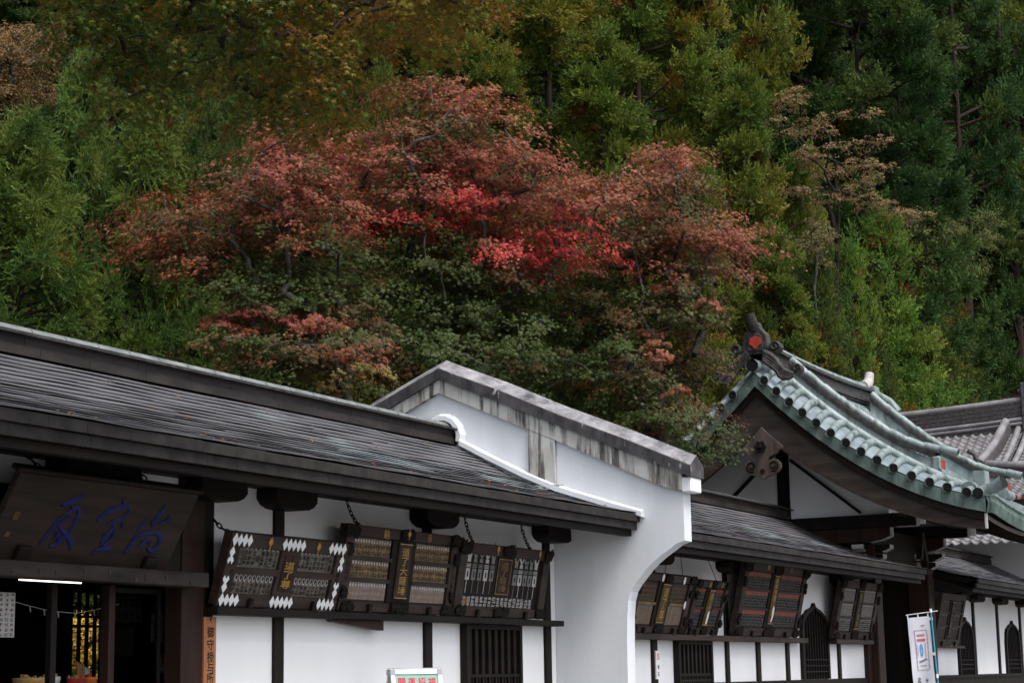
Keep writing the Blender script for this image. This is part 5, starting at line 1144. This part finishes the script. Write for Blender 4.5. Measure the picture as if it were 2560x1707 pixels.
# leaf templates
MAPLE = []
for a, L in ((-112, .55), (-55, .88), (0, 1.0), (55, .88), (112, .55)):
    c, s_ = math.cos(R(a)), math.sin(R(a))
    for q in ((.0, -.19), (L, 0), (.0, .19)): MAPLE.append((q[0] * c - q[1] * s_, q[0] * s_ + q[1] * c, -.22 * q[0]))
MAPLE = np.array(MAPLE)
OVALL = np.array([(0, 0, 0), (.5, -.3, .02), (1, 0, -.1), (0, 0, 0), (1, 0, -.1), (.5, .3, .02)], float)
def unit(v): return v / (np.linalg.norm(v, axis=-1, keepdims=True) + 1e-9)
def limb_mesh(par, nodes, parents, radii, name, mat, sub=4, seed=0):
    """connected tapering branches: one tube per run from parent node to node"""
    rg = np.random.default_rng(seed); mb = MB()
    for i, p in enumerate(parents):
        if p < 0: continue
        a, b = nodes[p], nodes[i]; L = np.linalg.norm(b - a); pts = []
        j1, j2 = rg.normal(0, .05, 3) * L, rg.normal(0, .05, 3) * L
        for t in np.linspace(0, 1, sub + 1): pts.append(a + (b - a) * t + j1 * math.sin(t * math.pi) + j2 * math.sin(t * 2 * math.pi) + np.array([0, 0, .06 * L * math.sin(t * math.pi)]))
        ra = min(radii[p], radii[i] * 1.35); mb.tube(pts, list(np.linspace(ra, radii[i], sub + 1)), 6, False)
    return mb.build(name, mat, par)
def grow(trunk, tips, tip_r=.008):
    """join every tip to the nearest lower node already grown"""
    nodes = [np.array(t, float) for t in trunk]; parents = [-1] + list(range(len(trunk) - 1)); top = nodes[-1]
    order = sorted(range(len(tips)), key=lambda i: np.linalg.norm(tips[i] - nodes[len(trunk) // 2])); idx = {}
    for i in order:
        t = tips[i]; best, bc = 1, 1e9
        for j, q in enumerate(nodes):
            if j == 0: continue
            d = t - q; c = np.linalg.norm(d) + max(0, -d[2]) * 1.5 + .18 * np.linalg.norm(q - top)
            if c < bc: bc, best = c, j
        nodes.append(t); parents.append(best); idx[i] = len(nodes) - 1
    cnt = np.ones(len(nodes))
    for i in range(len(nodes) - 1, len(trunk) - 1, -1):
        cnt[parents[i]] += cnt[i]
    for i in range(len(trunk) - 1, 0, -1): cnt[i - 1] = max(cnt[i - 1], cnt[i])
    return nodes, parents, tip_r * np.sqrt(cnt)
def pad_leaves(c, rad, n, outward, rg, cols, droop=.35, thick=.16, tmpl=MAPLE, size=.052, jit=.45, bias=.35):
    """one flat, drooping tier of leaves"""
    th = rg.uniform(0, 2 * np.pi, n); r_ = np.sqrt(rg.uniform(0, 1, n)) * (1 + .25 * np.sin(3 * th + rg.uniform(0, 6)) + .15 * np.sin(7 * th + rg.uniform(0, 6)))
    # sub-twigs: gather the leaves in small bunches with gaps between
    k = max(5, n // 14); tw = np.stack([np.sqrt(rg.uniform(0, 1, k)), rg.uniform(0, 2 * np.pi, k)], 1); own = rg.integers(0, k, n)
    x = .22 * r_ * np.cos(th) + .88 * tw[own, 0] * np.cos(tw[own, 1]); y = .22 * r_ * np.sin(th) + .88 * tw[own, 0] * np.sin(tw[own, 1])
    ax = math.atan2(outward[1], outward[0]) + rg.normal(0, .5) if np.linalg.norm(outward[:2]) > .01 else rg.uniform(0, 6); st = rg.uniform(1.0, 1.7); x, y = x * st, y / st ** .5; x, y = x * math.cos(ax) - y * math.sin(ax), x * math.sin(ax) + y * math.cos(ax)
    rr = np.sqrt(x * x + y * y); z = -droop * rr ** 2 + rg.normal(0, thick, n) * .5 + rg.normal(0, .12, k)[own]
    P = c + rad * np.stack([x, y, z], 1); rad_dir = np.stack([x, y, np.zeros(n)], 1)
    N = np.array([0, 0, 1.]) + rad_dir * .55 + outward * bias + rg.normal(0, jit, (n, 3)); X = rad_dir + rg.normal(0, .6, (n, 3)) + np.array([0, 0, -.3])
    base = cols[rg.integers(0, len(cols), k)][own] * .6 + cols[rg.integers(0, len(cols), n)] * .4; C = base * rg.uniform(.7, 1.25, (n, 1))
    return scatter(tmpl, P, X, N, size * rg.uniform(.75, 1.25, n), C)
def in_poly(p, poly):
    x, y = p; c = False; j = len(poly) - 1
    for i in range(len(poly)):
        if (poly[i][1] > y) != (poly[j][1] > y) and x < (poly[j][0] - poly[i][0]) * (y - poly[i][1]) / (poly[j][1] - poly[i][1]) + poly[i][0]: c = not c
        j = i
    return c
PAL = {'p': np.array([(0.398, 0.120, 0.096), (0.437, 0.104, 0.086), (0.298, 0.089, 0.050), (0.358, 0.156, 0.110), (0.238, 0.089, 0.040)]), 'r': np.array([(.52, .045, .055), (.46, .06, .035), (.55, .09, .09), (.40, .05, .03)]), 'o': np.array([(0.273, 0.076, 0.041), (0.332, 0.114, 0.078), (0.202, 0.076, 0.033), (0.356, 0.143, 0.111), (0.154, 0.081, 0.033), (0.332, 0.071, 0.039), (0.261, 0.105, 0.033)]),
       'm': np.array([(.13, .075, .032), (.085, .07, .03), (.20, .085, .04), (.06, .07, .03)]), 'g': np.array([(.036, .062, .014), (.058, .085, .020), (.026, .048, .012), (.080, .082, .022), (.066, .098, .024), (.095, .120, .036)]),
       'y': np.array([(.24, .19, .05), (.30, .15, .05), (.16, .17, .05), (.28, .11, .05)])}
CTRL = [('r', 1180, 470), ('r', 1230, 560), ('r', 1010, 555), ('r', 1330, 560), ('r', 1430, 600), ('r', 1290, 640), ('p', 715, 335), ('o', 790, 400), ('o', 830, 370), ('p', 1655, 385), ('o', 1620, 430), ('o', 1690, 440), ('o', 1560, 440), ('r', 1130, 520), ('r', 1380, 560),
        ('o', 1060, 230), ('o', 1180, 260), ('o', 1280, 340), ('o', 1100, 330), ('p', 900, 420), ('p', 620, 420), ('p', 1130, 400), ('p', 1230, 430), ('p', 560, 460), ('p', 740, 440), ('p', 1000, 440), ('o', 480, 500), ('o', 400, 590), ('o', 780, 460), ('o', 950, 380), ('o', 1350, 450), ('o', 1550, 450), ('o', 1620, 520), ('o', 1750, 600), ('o', 1820, 600), ('o', 1700, 720), ('o', 1800, 780), ('p', 560, 810), ('o', 610, 800), ('p', 670, 795), ('o', 720, 795), ('p', 780, 805), ('o', 830, 815), ('o', 680, 480), ('o', 560, 480), ('o', 880, 500), ('o', 1420, 480), ('o', 1740, 520), ('o', 930, 890), ('o', 1600, 920), ('o', 1750, 960),
        ('m', 700, 560), ('m', 550, 600), ('o', 860, 540), ('p', 1000, 480), ('m', 1500, 560), ('m', 1600, 620), ('m', 850, 960), ('p', 1420, 500), ('m', 450, 560), ('p', 960, 450), ('m', 1650, 580),
        ('g', 800, 640), ('g', 950, 640), ('g', 700, 700), ('g', 1100, 700), ('g', 900, 720), ('g', 1000, 760), ('g', 1200, 740), ('g', 1150, 850), ('g', 1400, 720), ('g', 1500, 720), ('g', 1350, 800), ('g', 700, 880), ('g', 560, 870), ('g', 1250, 900), ('g', 1400, 950), ('g', 1550, 800), ('g', 1700, 860), ('g', 1700, 1040), ('g', 1800, 1150), ('g', 600, 690), ('g', 1050, 620), ('g', 1000, 870), ('g', 1600, 1040), ('y', 850, 950), ('y', 900, 965), ('y', 810, 925), ('g', 650, 850), ('g', 760, 870), ('m', 700, 770), ('g', 500, 820), ('g', 1000, 935), ('g', 1500, 890), ('g', 1560, 965), ('m', 1680, 930), ('g', 1450, 860), ('m', 1780, 880), ('g', 640, 740), ('g', 760, 740), ('m', 880, 620), ('m', 1560, 560), ('m', 1640, 690), ('g', 1600, 740), ('g', 1720, 800), ('m', 1250, 680), ('g', 880, 840), ('g', 1300, 760)]
OUT = [(1010, 200), (1140, 205), (1240, 275), (1320, 320), (1320, 390), (1440, 450), (1490, 480), (1560, 430), (1620, 375), (1695, 400), (1730, 480), (1830, 570), (1810, 640), (1770, 740), (1780, 830), (1740, 890), (1700, 950), (1720, 1020), (1765, 1070), (1760, 1110), (1730, 1150), (1700, 1130), (1700, 1120), (1560, 1060), (1330, 975), (1180, 905), (1120, 890), (1040, 940), (930, 1000), (830, 985), (790, 930), (620, 880), (500, 880), (570, 830), (545, 800), (660, 770), (500, 720), (380, 600), (410, 560), (400, 500), (520, 490), (600, 410), (680, 380), (700, 330), (800, 340), (930, 340), (1000, 310)]
rg = np.random.default_rng(21); cand = []
tries = 0
while len(cand) < 400 and tries < 60000:
    tries += 1; p = (rg.uniform(350, 1880), rg.uniform(190, 1190))
    if not in_poly(p, OUT): continue
    md = 40 if len(cand) < 250 else 31
    if all((p[0] - q[0]) ** 2 + 2.0 * (p[1] - q[1]) ** 2 > md * md for q in cand): cand.append(p)
for e in ((1100, 215), (1045, 215), (1160, 215), (1650, 385), (1680, 400), (370, 575), (390, 610), (410, 545), (1830, 590), (1840, 620), (560, 845), (700, 322), (735, 318), (540, 800), (570, 790), (610, 785), (660, 780), (720, 785), (770, 800), (545, 815), (590, 808), (630, 805), (680, 798), (740, 795), (790, 805), (820, 812), (1010, 556), (1040, 552), (985, 560), (940, 880), (960, 870), (915, 905)): cand.append(e)
MAPLES = [('autumn maple with a rusty red top and bright scarlet sprays behind the stained fire wall', 1150, 34.0, (1150, 560), 1.0), ('rust-edged green maple spreading low over the near roof ridge', 860, 31.5, (640, 690), 1.12), ('reddish green maple leaning against the copper gate roof', 1640, 35.5, (1690, 800), 1.12)]
group_pads = [[], [], []]
for p in cand:
    j = min(range(3), key=lambda i: math.hypot(p[0] - MAPLES[i][3][0], (p[1] - MAPLES[i][3][1])) * MAPLES[i][4]); group_pads[j].append(p)
for (label, px, k, ctr, _), pads in zip(MAPLES, group_pads):
    base = at(px, 1000, k); base[2] = float(hill_z(base[0], base[1])); t = empty('maple_tree', base, label, 'maple tree'); V, C, tips = [], [], []
    low = at(px, 860, k)
    for p in pads:
        q = at(p[0], p[1], k + rg.uniform(-1.5, 1.3) - (.9 if p[1] > 800 else 0)); tips.append(q)
        cls = min(CTRL, key=lambda c: math.hypot(p[0] - c[1] + rg.normal(0, 22), (p[1] - c[2] + rg.normal(0, 16)) * 1.25))[0]
        if cls == 'r' and min(math.hypot(p[0] - c[1], (p[1] - c[2]) * 1.2) for c in CTRL if c[0] == 'r') > 64: cls = 'p'
        if rg.random() < .18: cls = {'o': 'm', 'm': 'o', 'g': 'm', 'r': 'p', 'y': 'o', 'p': 'o'}[cls]
        pal = PAL[cls]; ow = unit((q - low) * np.array([1, 1, .2])) - FW * .45
        n = int(rg.uniform(280, 480)); low_ = p[1] > 760 and cls in 'opy'; n = int(n * (.55 if low_ else 1)); v, c = pad_leaves(q, rg.uniform(.3, .5) if low_ else rg.uniform(.5, 1.0), n, ow, rg, pal, size=.058, droop=rg.uniform(.08, .3), thick=.10)
        V.append(v); C.append(c)
        if cls in 'oyrmp' and rg.random() < .5: v, c = pad_leaves(q - np.array([0, 0, .34]) - ow * .25, .6, 130, ow, rg, PAL['mg'[rg.integers(0, 2)]], size=.055); V.append(v); C.append(c)
    V = np.concatenate(V); C = np.concatenate(C); cr = leaf_obj('crown', V, C, 'leaf', t, base)
    tr = [base, base + (low - base) * .45 + np.array([.15, 0, 0]), low + np.array([0, 0, -.8]), low + np.array([0, 0, .1])]
    nodes, par, rad = grow(tr, tips, .0135); limb_mesh(t, nodes, par, np.minimum(rad, .19), 'trunk', 'bark_pale', seed=int(px))

# --- foreground maple reaching in from above
rg = np.random.default_rng(5); FG = [(150, -260), (1280, -260), (1200, 20), (1120, 110), (1020, 80), (950, 160), (925, 230), (840, 310), (740, 320), (650, 250), (570, 225), (500, 120), (440, 230), (330, 290), (255, 240), (230, 130), (160, 60)]
base = np.array([8.2, 9.3, 0.]); t = empty('maple_tree', base, 'dark olive and orange maple branch hanging in from above, nearest tree to the viewer', 'maple tree')
pads = []
while len(pads) < 150:
    p = (rg.uniform(140, 1290), rg.uniform(-260, 325))
    if in_poly(p, FG) and all(math.hypot(p[0] - q[0], (p[1] - q[1]) * 1.3) > 33 for q in pads): pads.append(p)
V, C, tips = [], [], []
fo = np.array([(.165, .130, .014), (.20, .112, .014), (.12, .13, .014), (.22, .080, .014)]); fg_ = np.array([(.055, .085, .011), (.085, .100, .011), (.036, .064, .010)])
for p in pads:
    q = at(p[0], p[1], rg.uniform(13.0, 15.6)); tips.append(q); warm = min(1, max(0, (p[0] - 540) / 380)); pal = np.concatenate([fo] * (1 + int(warm * 4)) + [fg_] * (1 + int((1 - warm) * 4)))
    v, c = pad_leaves(q, rg.uniform(.24, .42), int(rg.uniform(190, 290)), np.array([0, 0, 0.]), rg, pal, size=.037, droop=.6, jit=.5, bias=0); V.append(v); C.append(c)
leaf_obj('crown', np.concatenate(V), np.concatenate(C), 'leaf', t, base)
tr = [base, base + np.array([.15, .1, 3.0]), base + np.array([.5, .4, 6.5]), at(150, -380, 13.6), at(420, -330, 14.2), at(760, -260, 14.4), at(1000, -170, 14.4)]
nodes, par, rad = grow(tr, tips, .006); rad = np.minimum(np.array(rad), .022); rad[:7] = [.22, .2, .16, .11, .08, .055, .03]; limb_mesh(t, nodes, par, rad, 'trunk', 'bark', seed=3)

# --- cedars: plume sprays gathered in clumps along branches
def spray_template(seed, n=17, L=1.0, spread=40, tw=.105, tl=.34, curve=.2):
    rg = np.random.default_rng(seed); T, W = [], []
    for i in range(n):
        u = (i + .5) / n; p = np.array([u * L, 0, curve * u * u]); az = rg.uniform(0, 2 * np.pi); sp = R(spread + rg.normal(0, 8)) * (1.15 - .6 * u); l = tl * (1.1 - .45 * u) * rg.uniform(.8, 1.2)
        d = np.array([math.cos(sp), math.sin(sp) * math.cos(az), math.sin(sp) * math.sin(az)]); sd = np.cross(d, rg.normal(0, 1, 3)); sd /= np.linalg.norm(sd)
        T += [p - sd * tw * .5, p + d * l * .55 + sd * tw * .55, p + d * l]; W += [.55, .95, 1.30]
    return np.array(T), np.array(W)
SPR = [spray_template(s_) for s_ in range(5)]; SPL = [spray_template(s_ + 20, 22, 1.0, 28, .055, .28, -.10) for s_ in range(4)]
PC = {'olive': np.array([(.115, .160, .024), (.085, .135, .024), (.165, .190, .034), (.060, .100, .020), (.20, .18, .028)]), 'green': np.array([(.075, .140, .032), (.110, .170, .036), (.055, .105, .028), (.15, .185, .040)]),
      'deep': np.array([(.038, .080, .024), (.058, .105, .027), (.028, .062, .022), (.085, .118, .027)]), 'gold': np.array([(.20, .205, .038), (.15, .180, .034), (.105, .140, .030)])}
RUST = np.array([(.19, .085, .018), (.15, .06, .018), (.22, .14, .02)])
def cedar_mesh(seed, H, Rb, nb, pal, tmpl, spr=(.5, .8), nclump=(3, 5), nspr=(11, 17), shape=.75, up=.45, rust=.03, low=.08):
    rg = np.random.default_rng(seed); P, D, S, C = [], [], [], []; nodes = [np.array([0, 0, z]) for z in np.linspace(0, H * .99, 9)]; par = [-1] + list(range(8)); rad = list(np.linspace(.20 * H / 15, .02, 9)); bark = []
    for b in range(nb):
        u = rg.uniform(low, .985) ** .9; z = u * H; az = b * 2.39996 + rg.normal(0, .3); L = Rb * ((1 - u) ** shape) * rg.uniform(.72, 1.15) + .18; rise = rg.uniform(-.12, .22) + .35 * u
        dv = np.array([math.cos(az), math.sin(az), rise]); o = np.array([0, 0, z]); tip = o + dv * L; bark.append((o, tip)); k = rg.integers(*nclump); pc = pal[rg.integers(0, len(pal))]
        for j in range(k):
            t = 1 - j * rg.uniform(.16, .26)
            if t < .25 and L > .8: continue
            c = o + dv * L * t + rg.normal(0, .14 + .05 * L, 3); n = int(rg.integers(*nspr) * (.55 if L < .6 else 1)); col = pc * .65 + pal[rg.integers(0, len(pal))] * .35
            if rg.random() < rust: col = RUST[rg.integers(0, 3)]
            d = rg.normal(0, 1, (n, 3)); d = unit(d); d = d * .75 + unit(dv)[None] * .55 + np.array([0, 0, up]); d = unit(d)
            P.append(c + d * .04 + rg.normal(0, .07, (n, 3))); D.append(d); S.append(rg.uniform(*spr, n) * (.75 if L < .6 else 1)); C.append(col[None] * rg.uniform(.75, 1.25, (n, 1)))
    # leader
    n = 30; P.append(np.stack([rg.normal(0, .05, n), rg.normal(0, .05, n), rg.uniform(H - 1.0, H - .2, n)], 1)); d = unit(rg.normal(0, .35, (n, 3)) + np.array([0, 0, 1.])); D.append(d); S.append(rg.uniform(.35, .6, n)); C.append(pal[0][None] * rg.uniform(.9, 1.2, (n, 1)))
    P, D, S, C = map(np.concatenate, (P, D, S, C)); V, K = [], []; own = rg.integers(0, len(tmpl), len(P))
    for i, (T, Wt) in enumerate(tmpl):
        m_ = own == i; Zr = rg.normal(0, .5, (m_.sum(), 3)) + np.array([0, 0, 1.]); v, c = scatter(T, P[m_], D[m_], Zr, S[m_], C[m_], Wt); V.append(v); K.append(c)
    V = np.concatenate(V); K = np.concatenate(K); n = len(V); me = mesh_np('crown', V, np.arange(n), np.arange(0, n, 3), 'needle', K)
    mb = MB(); mb.tube(nodes, rad, 8, False)
    for a, b in bark: mb.tube([a, (a + b) / 2 + np.array([0, 0, -.04]), b], [.045 * H / 15, .03 * H / 15, .008], 4, False)
    tm = bpy.data.meshes.new('trunk'); tm.from_pydata([tuple(q) for q in mb.v], [], mb.f); tm.polygons.foreach_set('use_smooth', mb.sm); tm.materials.append(M['bark_cedar']); return me, tm, H, Rb
KIND = {'tall': [cedar_mesh(101, 20, 3.0, 110, PC['olive'], SPR, (.36, .60), (2, 5), (26, 36), rust=.04), cedar_mesh(102, 20, 3.2, 110, PC['olive'], SPR, (.36, .60), (2, 5), (26, 36), rust=.05)],
        'deep': [cedar_mesh(103, 22, 3.3, 85, PC['deep'], SPR, (.42, .7), (2, 5), (28, 40), shape=.5, up=.7, rust=.012), cedar_mesh(104, 22, 3.4, 85, PC['deep'], SPR, (.42, .7), (2, 5), (28, 40), shape=.5, up=.7, rust=.012)],
        'young': [cedar_mesh(105, 9, 1.9, 110, np.array([(.062, .100, .026), (.085, .120, .028), (.045, .078, .023), (.11, .125, .03)]), SPR, (.26, .42), (2, 4), (20, 28), .8, .6, .03), cedar_mesh(106, 9, 2.0, 110, np.concatenate([PC['green'], PC['gold'][:1]]) * .62, SPR, (.26, .42), (2, 4), (20, 28), .8, .55, .04)],
        'plume': [cedar_mesh(107, 12, 3.1, 120, np.concatenate([PC['green'], PC['olive'][:2]]), SPL, (.38, .66), (3, 5), (22, 32), .6, .3, .03), cedar_mesh(108, 12, 3.0, 120, PC['green'], SPL, (.38, .66), (3, 5), (22, 32), .6, .35, .02)],
        'cone': [cedar_mesh(110, 9, 1.9, 170, np.array([(.105, .20, .034), (.14, .225, .036), (.080, .165, .032), (.17, .22, .040)]), SPR, (.24, .38), (1, 4), (18, 26), 1.0, .75, .02, low=.03)],
        'gold': [cedar_mesh(109, 20, 3.0, 100, PC['gold'], SPR, (.38, .62), (2, 5), (26, 36), shape=.5, up=.45, rust=.015)]}
USED = {}
def cedar(kind, var, px, top, k, halfw, label, group=None, spin=0.):
    """top of the crown at photo pixel (px, top), k metres deep; halfw = crown half width in photo pixels"""
    me, tm, H, Rb = KIND[kind][var % len(KIND[kind])]; P = at(px, top, k); z0 = float(hill_z(P[0], P[1])) - .2; sc = (P[2] - z0) / H; sw = halfw / F_PX * k / Rb * 1.1
    t = empty('cedar_tree', (P[0], P[1], z0), label, 'cedar tree', group); t.rotation_euler.z = spin; t.scale = (sw, sw, sc)
    key = (kind, var % len(KIND[kind]))
    if key not in USED:
        cr = bpy.data.objects.new('crown', me); tr = bpy.data.objects.new('trunk', tm); COL.objects.link(cr); COL.objects.link(tr); USED[key] = (cr, tr)
    else:
        cr, tr = USED[key][0].copy(), USED[key][1].copy(); COL.objects.link(cr); COL.objects.link(tr)
    cr.parent = t; tr.parent = t; return t
CED = [('plume', 0, 60, 300, 33, 230, 'feathery bright green cedar above the near end of the long roof ridge'), ('plume', 1, 215, 150, 36, 120, 'slender pale green cedar with a forked tip and grey dead twigs'), ('plume', 0, 360, 330, 36, 190, 'broad feathery cedar next to the rusty maple crown'),
       ('plume', 1, 160, 560, 36, 170, 'low drooping cedar right above the near roof ridge'), ('plume', 0, 470, 560, 38, 140, 'small dark cedar under the maple limbs by the near roof'), ('young', 0, 590, 245, 42, 110, 'bluish green cedar top showing under the hanging maple branch'), ('young', 1, 420, 240, 43, 120, 'rounded green cedar top below the hanging branch, beside the forked cedar'),
       ('young', 0, 520, 110, 47, 110, 'sunlit cedar tip framed between two lobes of the hanging branch'), ('young', 1, 950, 190, 44, 110, 'bushy blue-green cedar peeping out beside the maple top'), ('deep', 0, 260, -250, 52, 210, 'shaded cedar behind the hanging branch'), ('deep', 1, 640, -260, 54, 220, 'tall shaded cedar behind the gap in the hanging branch'),
       ('deep', 0, 60, -120, 50, 200, 'shaded cedar behind the brown-leaved tree'), ('tall', 0, 930, -250, 55, 230, 'olive cedar rising behind the orange end of the hanging branch'),
       ('tall', 1, 1140, -260, 53, 240, 'olive cedar directly above the highest maple spray'), ('tall', 0, 1360, -320, 54, 260, 'large yellow-green cedar above the scarlet maple sprays'), ('tall', 1, 1580, -300, 55, 250, 'tall olive cedar above the dip in the maple outline'), ('tall', 0, 1500, 60, 50, 210, 'shorter yellow-green cedar with grey dead twigs at its side'),
       ('tall', 1, 1740, -150, 55, 190, 'olive cedar with rusty sprigs beside the dark grove'), ('tall', 0, 1850, 180, 52, 170, 'olive cedar with a broad shoulder facing the dark grove'), ('tall', 1, 1720, 380, 49, 170, 'mid green cedar behind the maple shoulder near the gate'), ('tall', 0, 1930, 560, 50, 150, 'olive cedar directly behind the gate ridge ornament'), ('tall', 1, 1260, 120, 51, 200, 'olive cedar just behind the rounded maple crown'),
       ('tall', 0, 1890, -260, 68, 150, 'olive cedar top between the rusty-sprigged cedar and the dark grove'), ('deep', 0, 1960, -300, 82, 180, 'dark cedar with a bare trunk at the edge of the grove'), ('deep', 1, 2120, -330, 78, 260, 'huge dark cedar with cloud-like tufts in the middle of the grove'), ('deep', 0, 2240, 120, 82, 190, 'dark cedar with a bare lower trunk behind the tan tiered tree'), ('deep', 1, 2360, -280, 92, 170, 'shadowy cedar with white dead branches'), ('deep', 0, 2480, -200, 95, 190, 'shadowy cedar near the small patch of sky'),
       ('gold', 0, 2580, -120, 104, 170, 'yellow-green cedar at the picture edge above the main hall roof'), ('gold', 0, 2470, 560, 95, 160, 'ragged yellow-green cedar just over the main hall ridge'), ('gold', 0, 2570, 420, 100, 150, 'lower yellow-green cedar at the picture edge'),
       ('cone', 0, 2208, 535, 73, 170, 'pointed bright green young cedar, tallest behind the gate ridge'), ('cone', 0, 2122, 610, 66, 95, 'pointed young cedar just beside the tallest one'), ('young', 0, 2040, 640, 62, 110, 'young cedar with a loose top between olive cedar and pointed pair'), ('young', 1, 2300, 760, 76, 150, 'round-shouldered young cedar over the end of the gate ridge'), ('young', 0, 2180, 850, 70, 120, 'low young cedar touching the white ridge tip of the gate'), ('young', 1, 2060, 820, 60, 120, 'low olive young cedar directly behind the gate ridge'), ('young', 1, 2370, 760, 84, 110, 'dim young cedar between the pointed pair and the main hall'),
       ('deep', 1, 2430, 700, 98, 170, 'dark cedar filling the gap above the main hall ridge'), ('deep', 0, 1980, 420, 72, 150, 'dim cedar behind the tan tiered tree')]
rb = random.Random(4)
for i, px in enumerate((420, 760, 1040, 1250, 1470, 1660, 1800, 1930, 2030, 2150, 2300, 2420, 2540)):
    for top, dk in ((-330, 8), (110, 0)): cedar('deep', i, px + rb.uniform(-40, 40), top + rb.uniform(-60, 60), (62 if px < 1500 else 74 if px < 1900 else 104) + dk + rb.uniform(-3, 3), 190, 'dark cedar of the far forest, seen only through gaps between the nearer trees', 'dark cedars of the far forest', rb.uniform(0, 6))
for i, c in enumerate(CED): cedar(*c[:6], c[6], None, i * 1.7)

# --- broadleaf trees
def leaf_tree(name, label, cat, px, py_base, k, pads, cols, n, rad, size, tmpl=OVALL, droop=.35, bark='bark_pale', seed=1, dk=1.5, thick=.16):
    rg = np.random.default_rng(seed); base = at(px, py_base, k); base[2] = float(hill_z(base[0], base[1])); t = empty(name, base, label, cat); V, C, tips = [], [], []
    for p in pads:
        q = at(p[0], p[1], k + rg.uniform(-dk, dk)); tips.append(q); v, c = pad_leaves(q, rad * rg.uniform(.7, 1.2), n, -FW * .4, rg, cols, droop, thick, tmpl, size); V.append(v); C.append(c)
    leaf_obj('crown', np.concatenate(V), np.concatenate(C), 'leaf', t, base)
    top = np.mean(tips, axis=0); tr = [base, base + (top - base) * .5, base + (top - base) * .85, top]; nodes, par, rd = grow(tr, tips, .012); limb_mesh(t, nodes, par, np.minimum(rd, .16), 'trunk', bark, seed=seed); return t
rg = np.random.default_rng(8)
leaf_tree('brown_tree', 'brown-leaved tree with bare grey twigs at the picture edge', 'tree', 40, 400, 40, [(rg.uniform(-60, 125), rg.uniform(50, 320)) for _ in range(55)], np.array([(.17, .095, .035), (.22, .13, .05), (.12, .08, .03), (.26, .17, .08)]), 330, .55, .06, seed=31)
tan = [(1960 + rg.uniform(-20, 60), 220 + rg.uniform(-10, 40)) for _ in range(6)]
for (a, b, c, d_) in ((1950, 300, 2170, 285), (2030, 370, 2210, 340), (2000, 390, 2060, 395), (2140, 400, 2195, 410), (2050, 430, 2110, 420), (2100, 490, 2190, 440), (1930, 480, 2020, 470), (2150, 480, 2260, 530), (2050, 510, 2130, 470), (1960, 330, 2080, 320), (2180, 500, 2300, 545)):
    for u in np.linspace(0, 1, 5): tan.append((a + (c - a) * u + rg.normal(0, 6), b + (d_ - b) * u + rg.normal(0, 5)))
leaf_tree('tiered_tree', 'tan-leaved tree with flat layered branches against the dark grove', 'tree', 2060, 640, 63, tan, np.array([(.30, .18, .09), (.20, .16, .055), (.34, .20, .12), (.12, .13, .035)]), 190, .55, .075, droop=.2, seed=32, thick=.08, bark='bark')
leaf_tree('bushy_tree', 'pale green bushy tree behind the pointed young cedars', 'tree', 2370, 700, 80, [(2370 + rg.normal(0, 62), 620 + rg.normal(0, 52)) for _ in range(70)], np.array([(.17, .19, .045), (.10, .12, .035), (.16, .165, .055)]), 260, .8, .08, seed=33)
leaf_tree('bushy_tree', 'small pinkish olive shrub between the olive cedars and the pointed pair', 'shrub', 2030, 640, 61, [(2030 + rg.normal(0, 32), 590 + rg.normal(0, 28)) for _ in range(18)], np.array([(.20, .14, .07), (.13, .14, .04)]), 200, .5, .075, seed=34)
leaf_tree('yellow_maple', 'bright yellow-leaved shrub seen through the shop lattice', 'shrub', 215, 1660, 29.5, [(215 + rg.uniform(-60, 60), 1590 + rg.uniform(-60, 110)) for _ in range(40)], np.array([(.80, .50, .04), (.85, .58, .08), (.75, .42, .04), (.25, .28, .05)]), 120, .3, .05, seed=35, dk=.6)

# --- fallen leaves lying on the two long roofs
rg = np.random.default_rng(77); P, Zs = [], []
for x0, x1, ye, ze, yb, zb, n in ((11, 24.2, 10.65, 3.36, 13.55, 4.57, 90), (25.2, 39.5, 10.7, 3.24, 13.55, 4.43, 70)):
    for _ in range(n):
        t = rg.beta(.8, 1.2); P.append((rg.uniform(x0, x1), ye + (yb - ye) * t, ze + (zb - ze) * float(np.interp(t, [q[0] for q in SAG], [q[1] for q in SAG])) + .045)); Zs.append((rg.normal(0, .25), -.38 + rg.normal(0, .2), 1.0))
P, Zs = np.array(P), np.array(Zs); n = len(P); lc = np.array([(.30, .07, .03), (.22, .10, .03), (.16, .09, .04), (.34, .18, .04)])[rg.integers(0, 4, n)]
V, C = scatter(MAPLE, P, rg.normal(0, 1, (n, 3)), Zs, rg.uniform(.03, .05, n), lc); tag(leaf_obj('fallen_leaves', V, C, 'leaf'), 'scattered fallen maple leaves on the dark shingled roofs', 'leaves', kind='stuff')
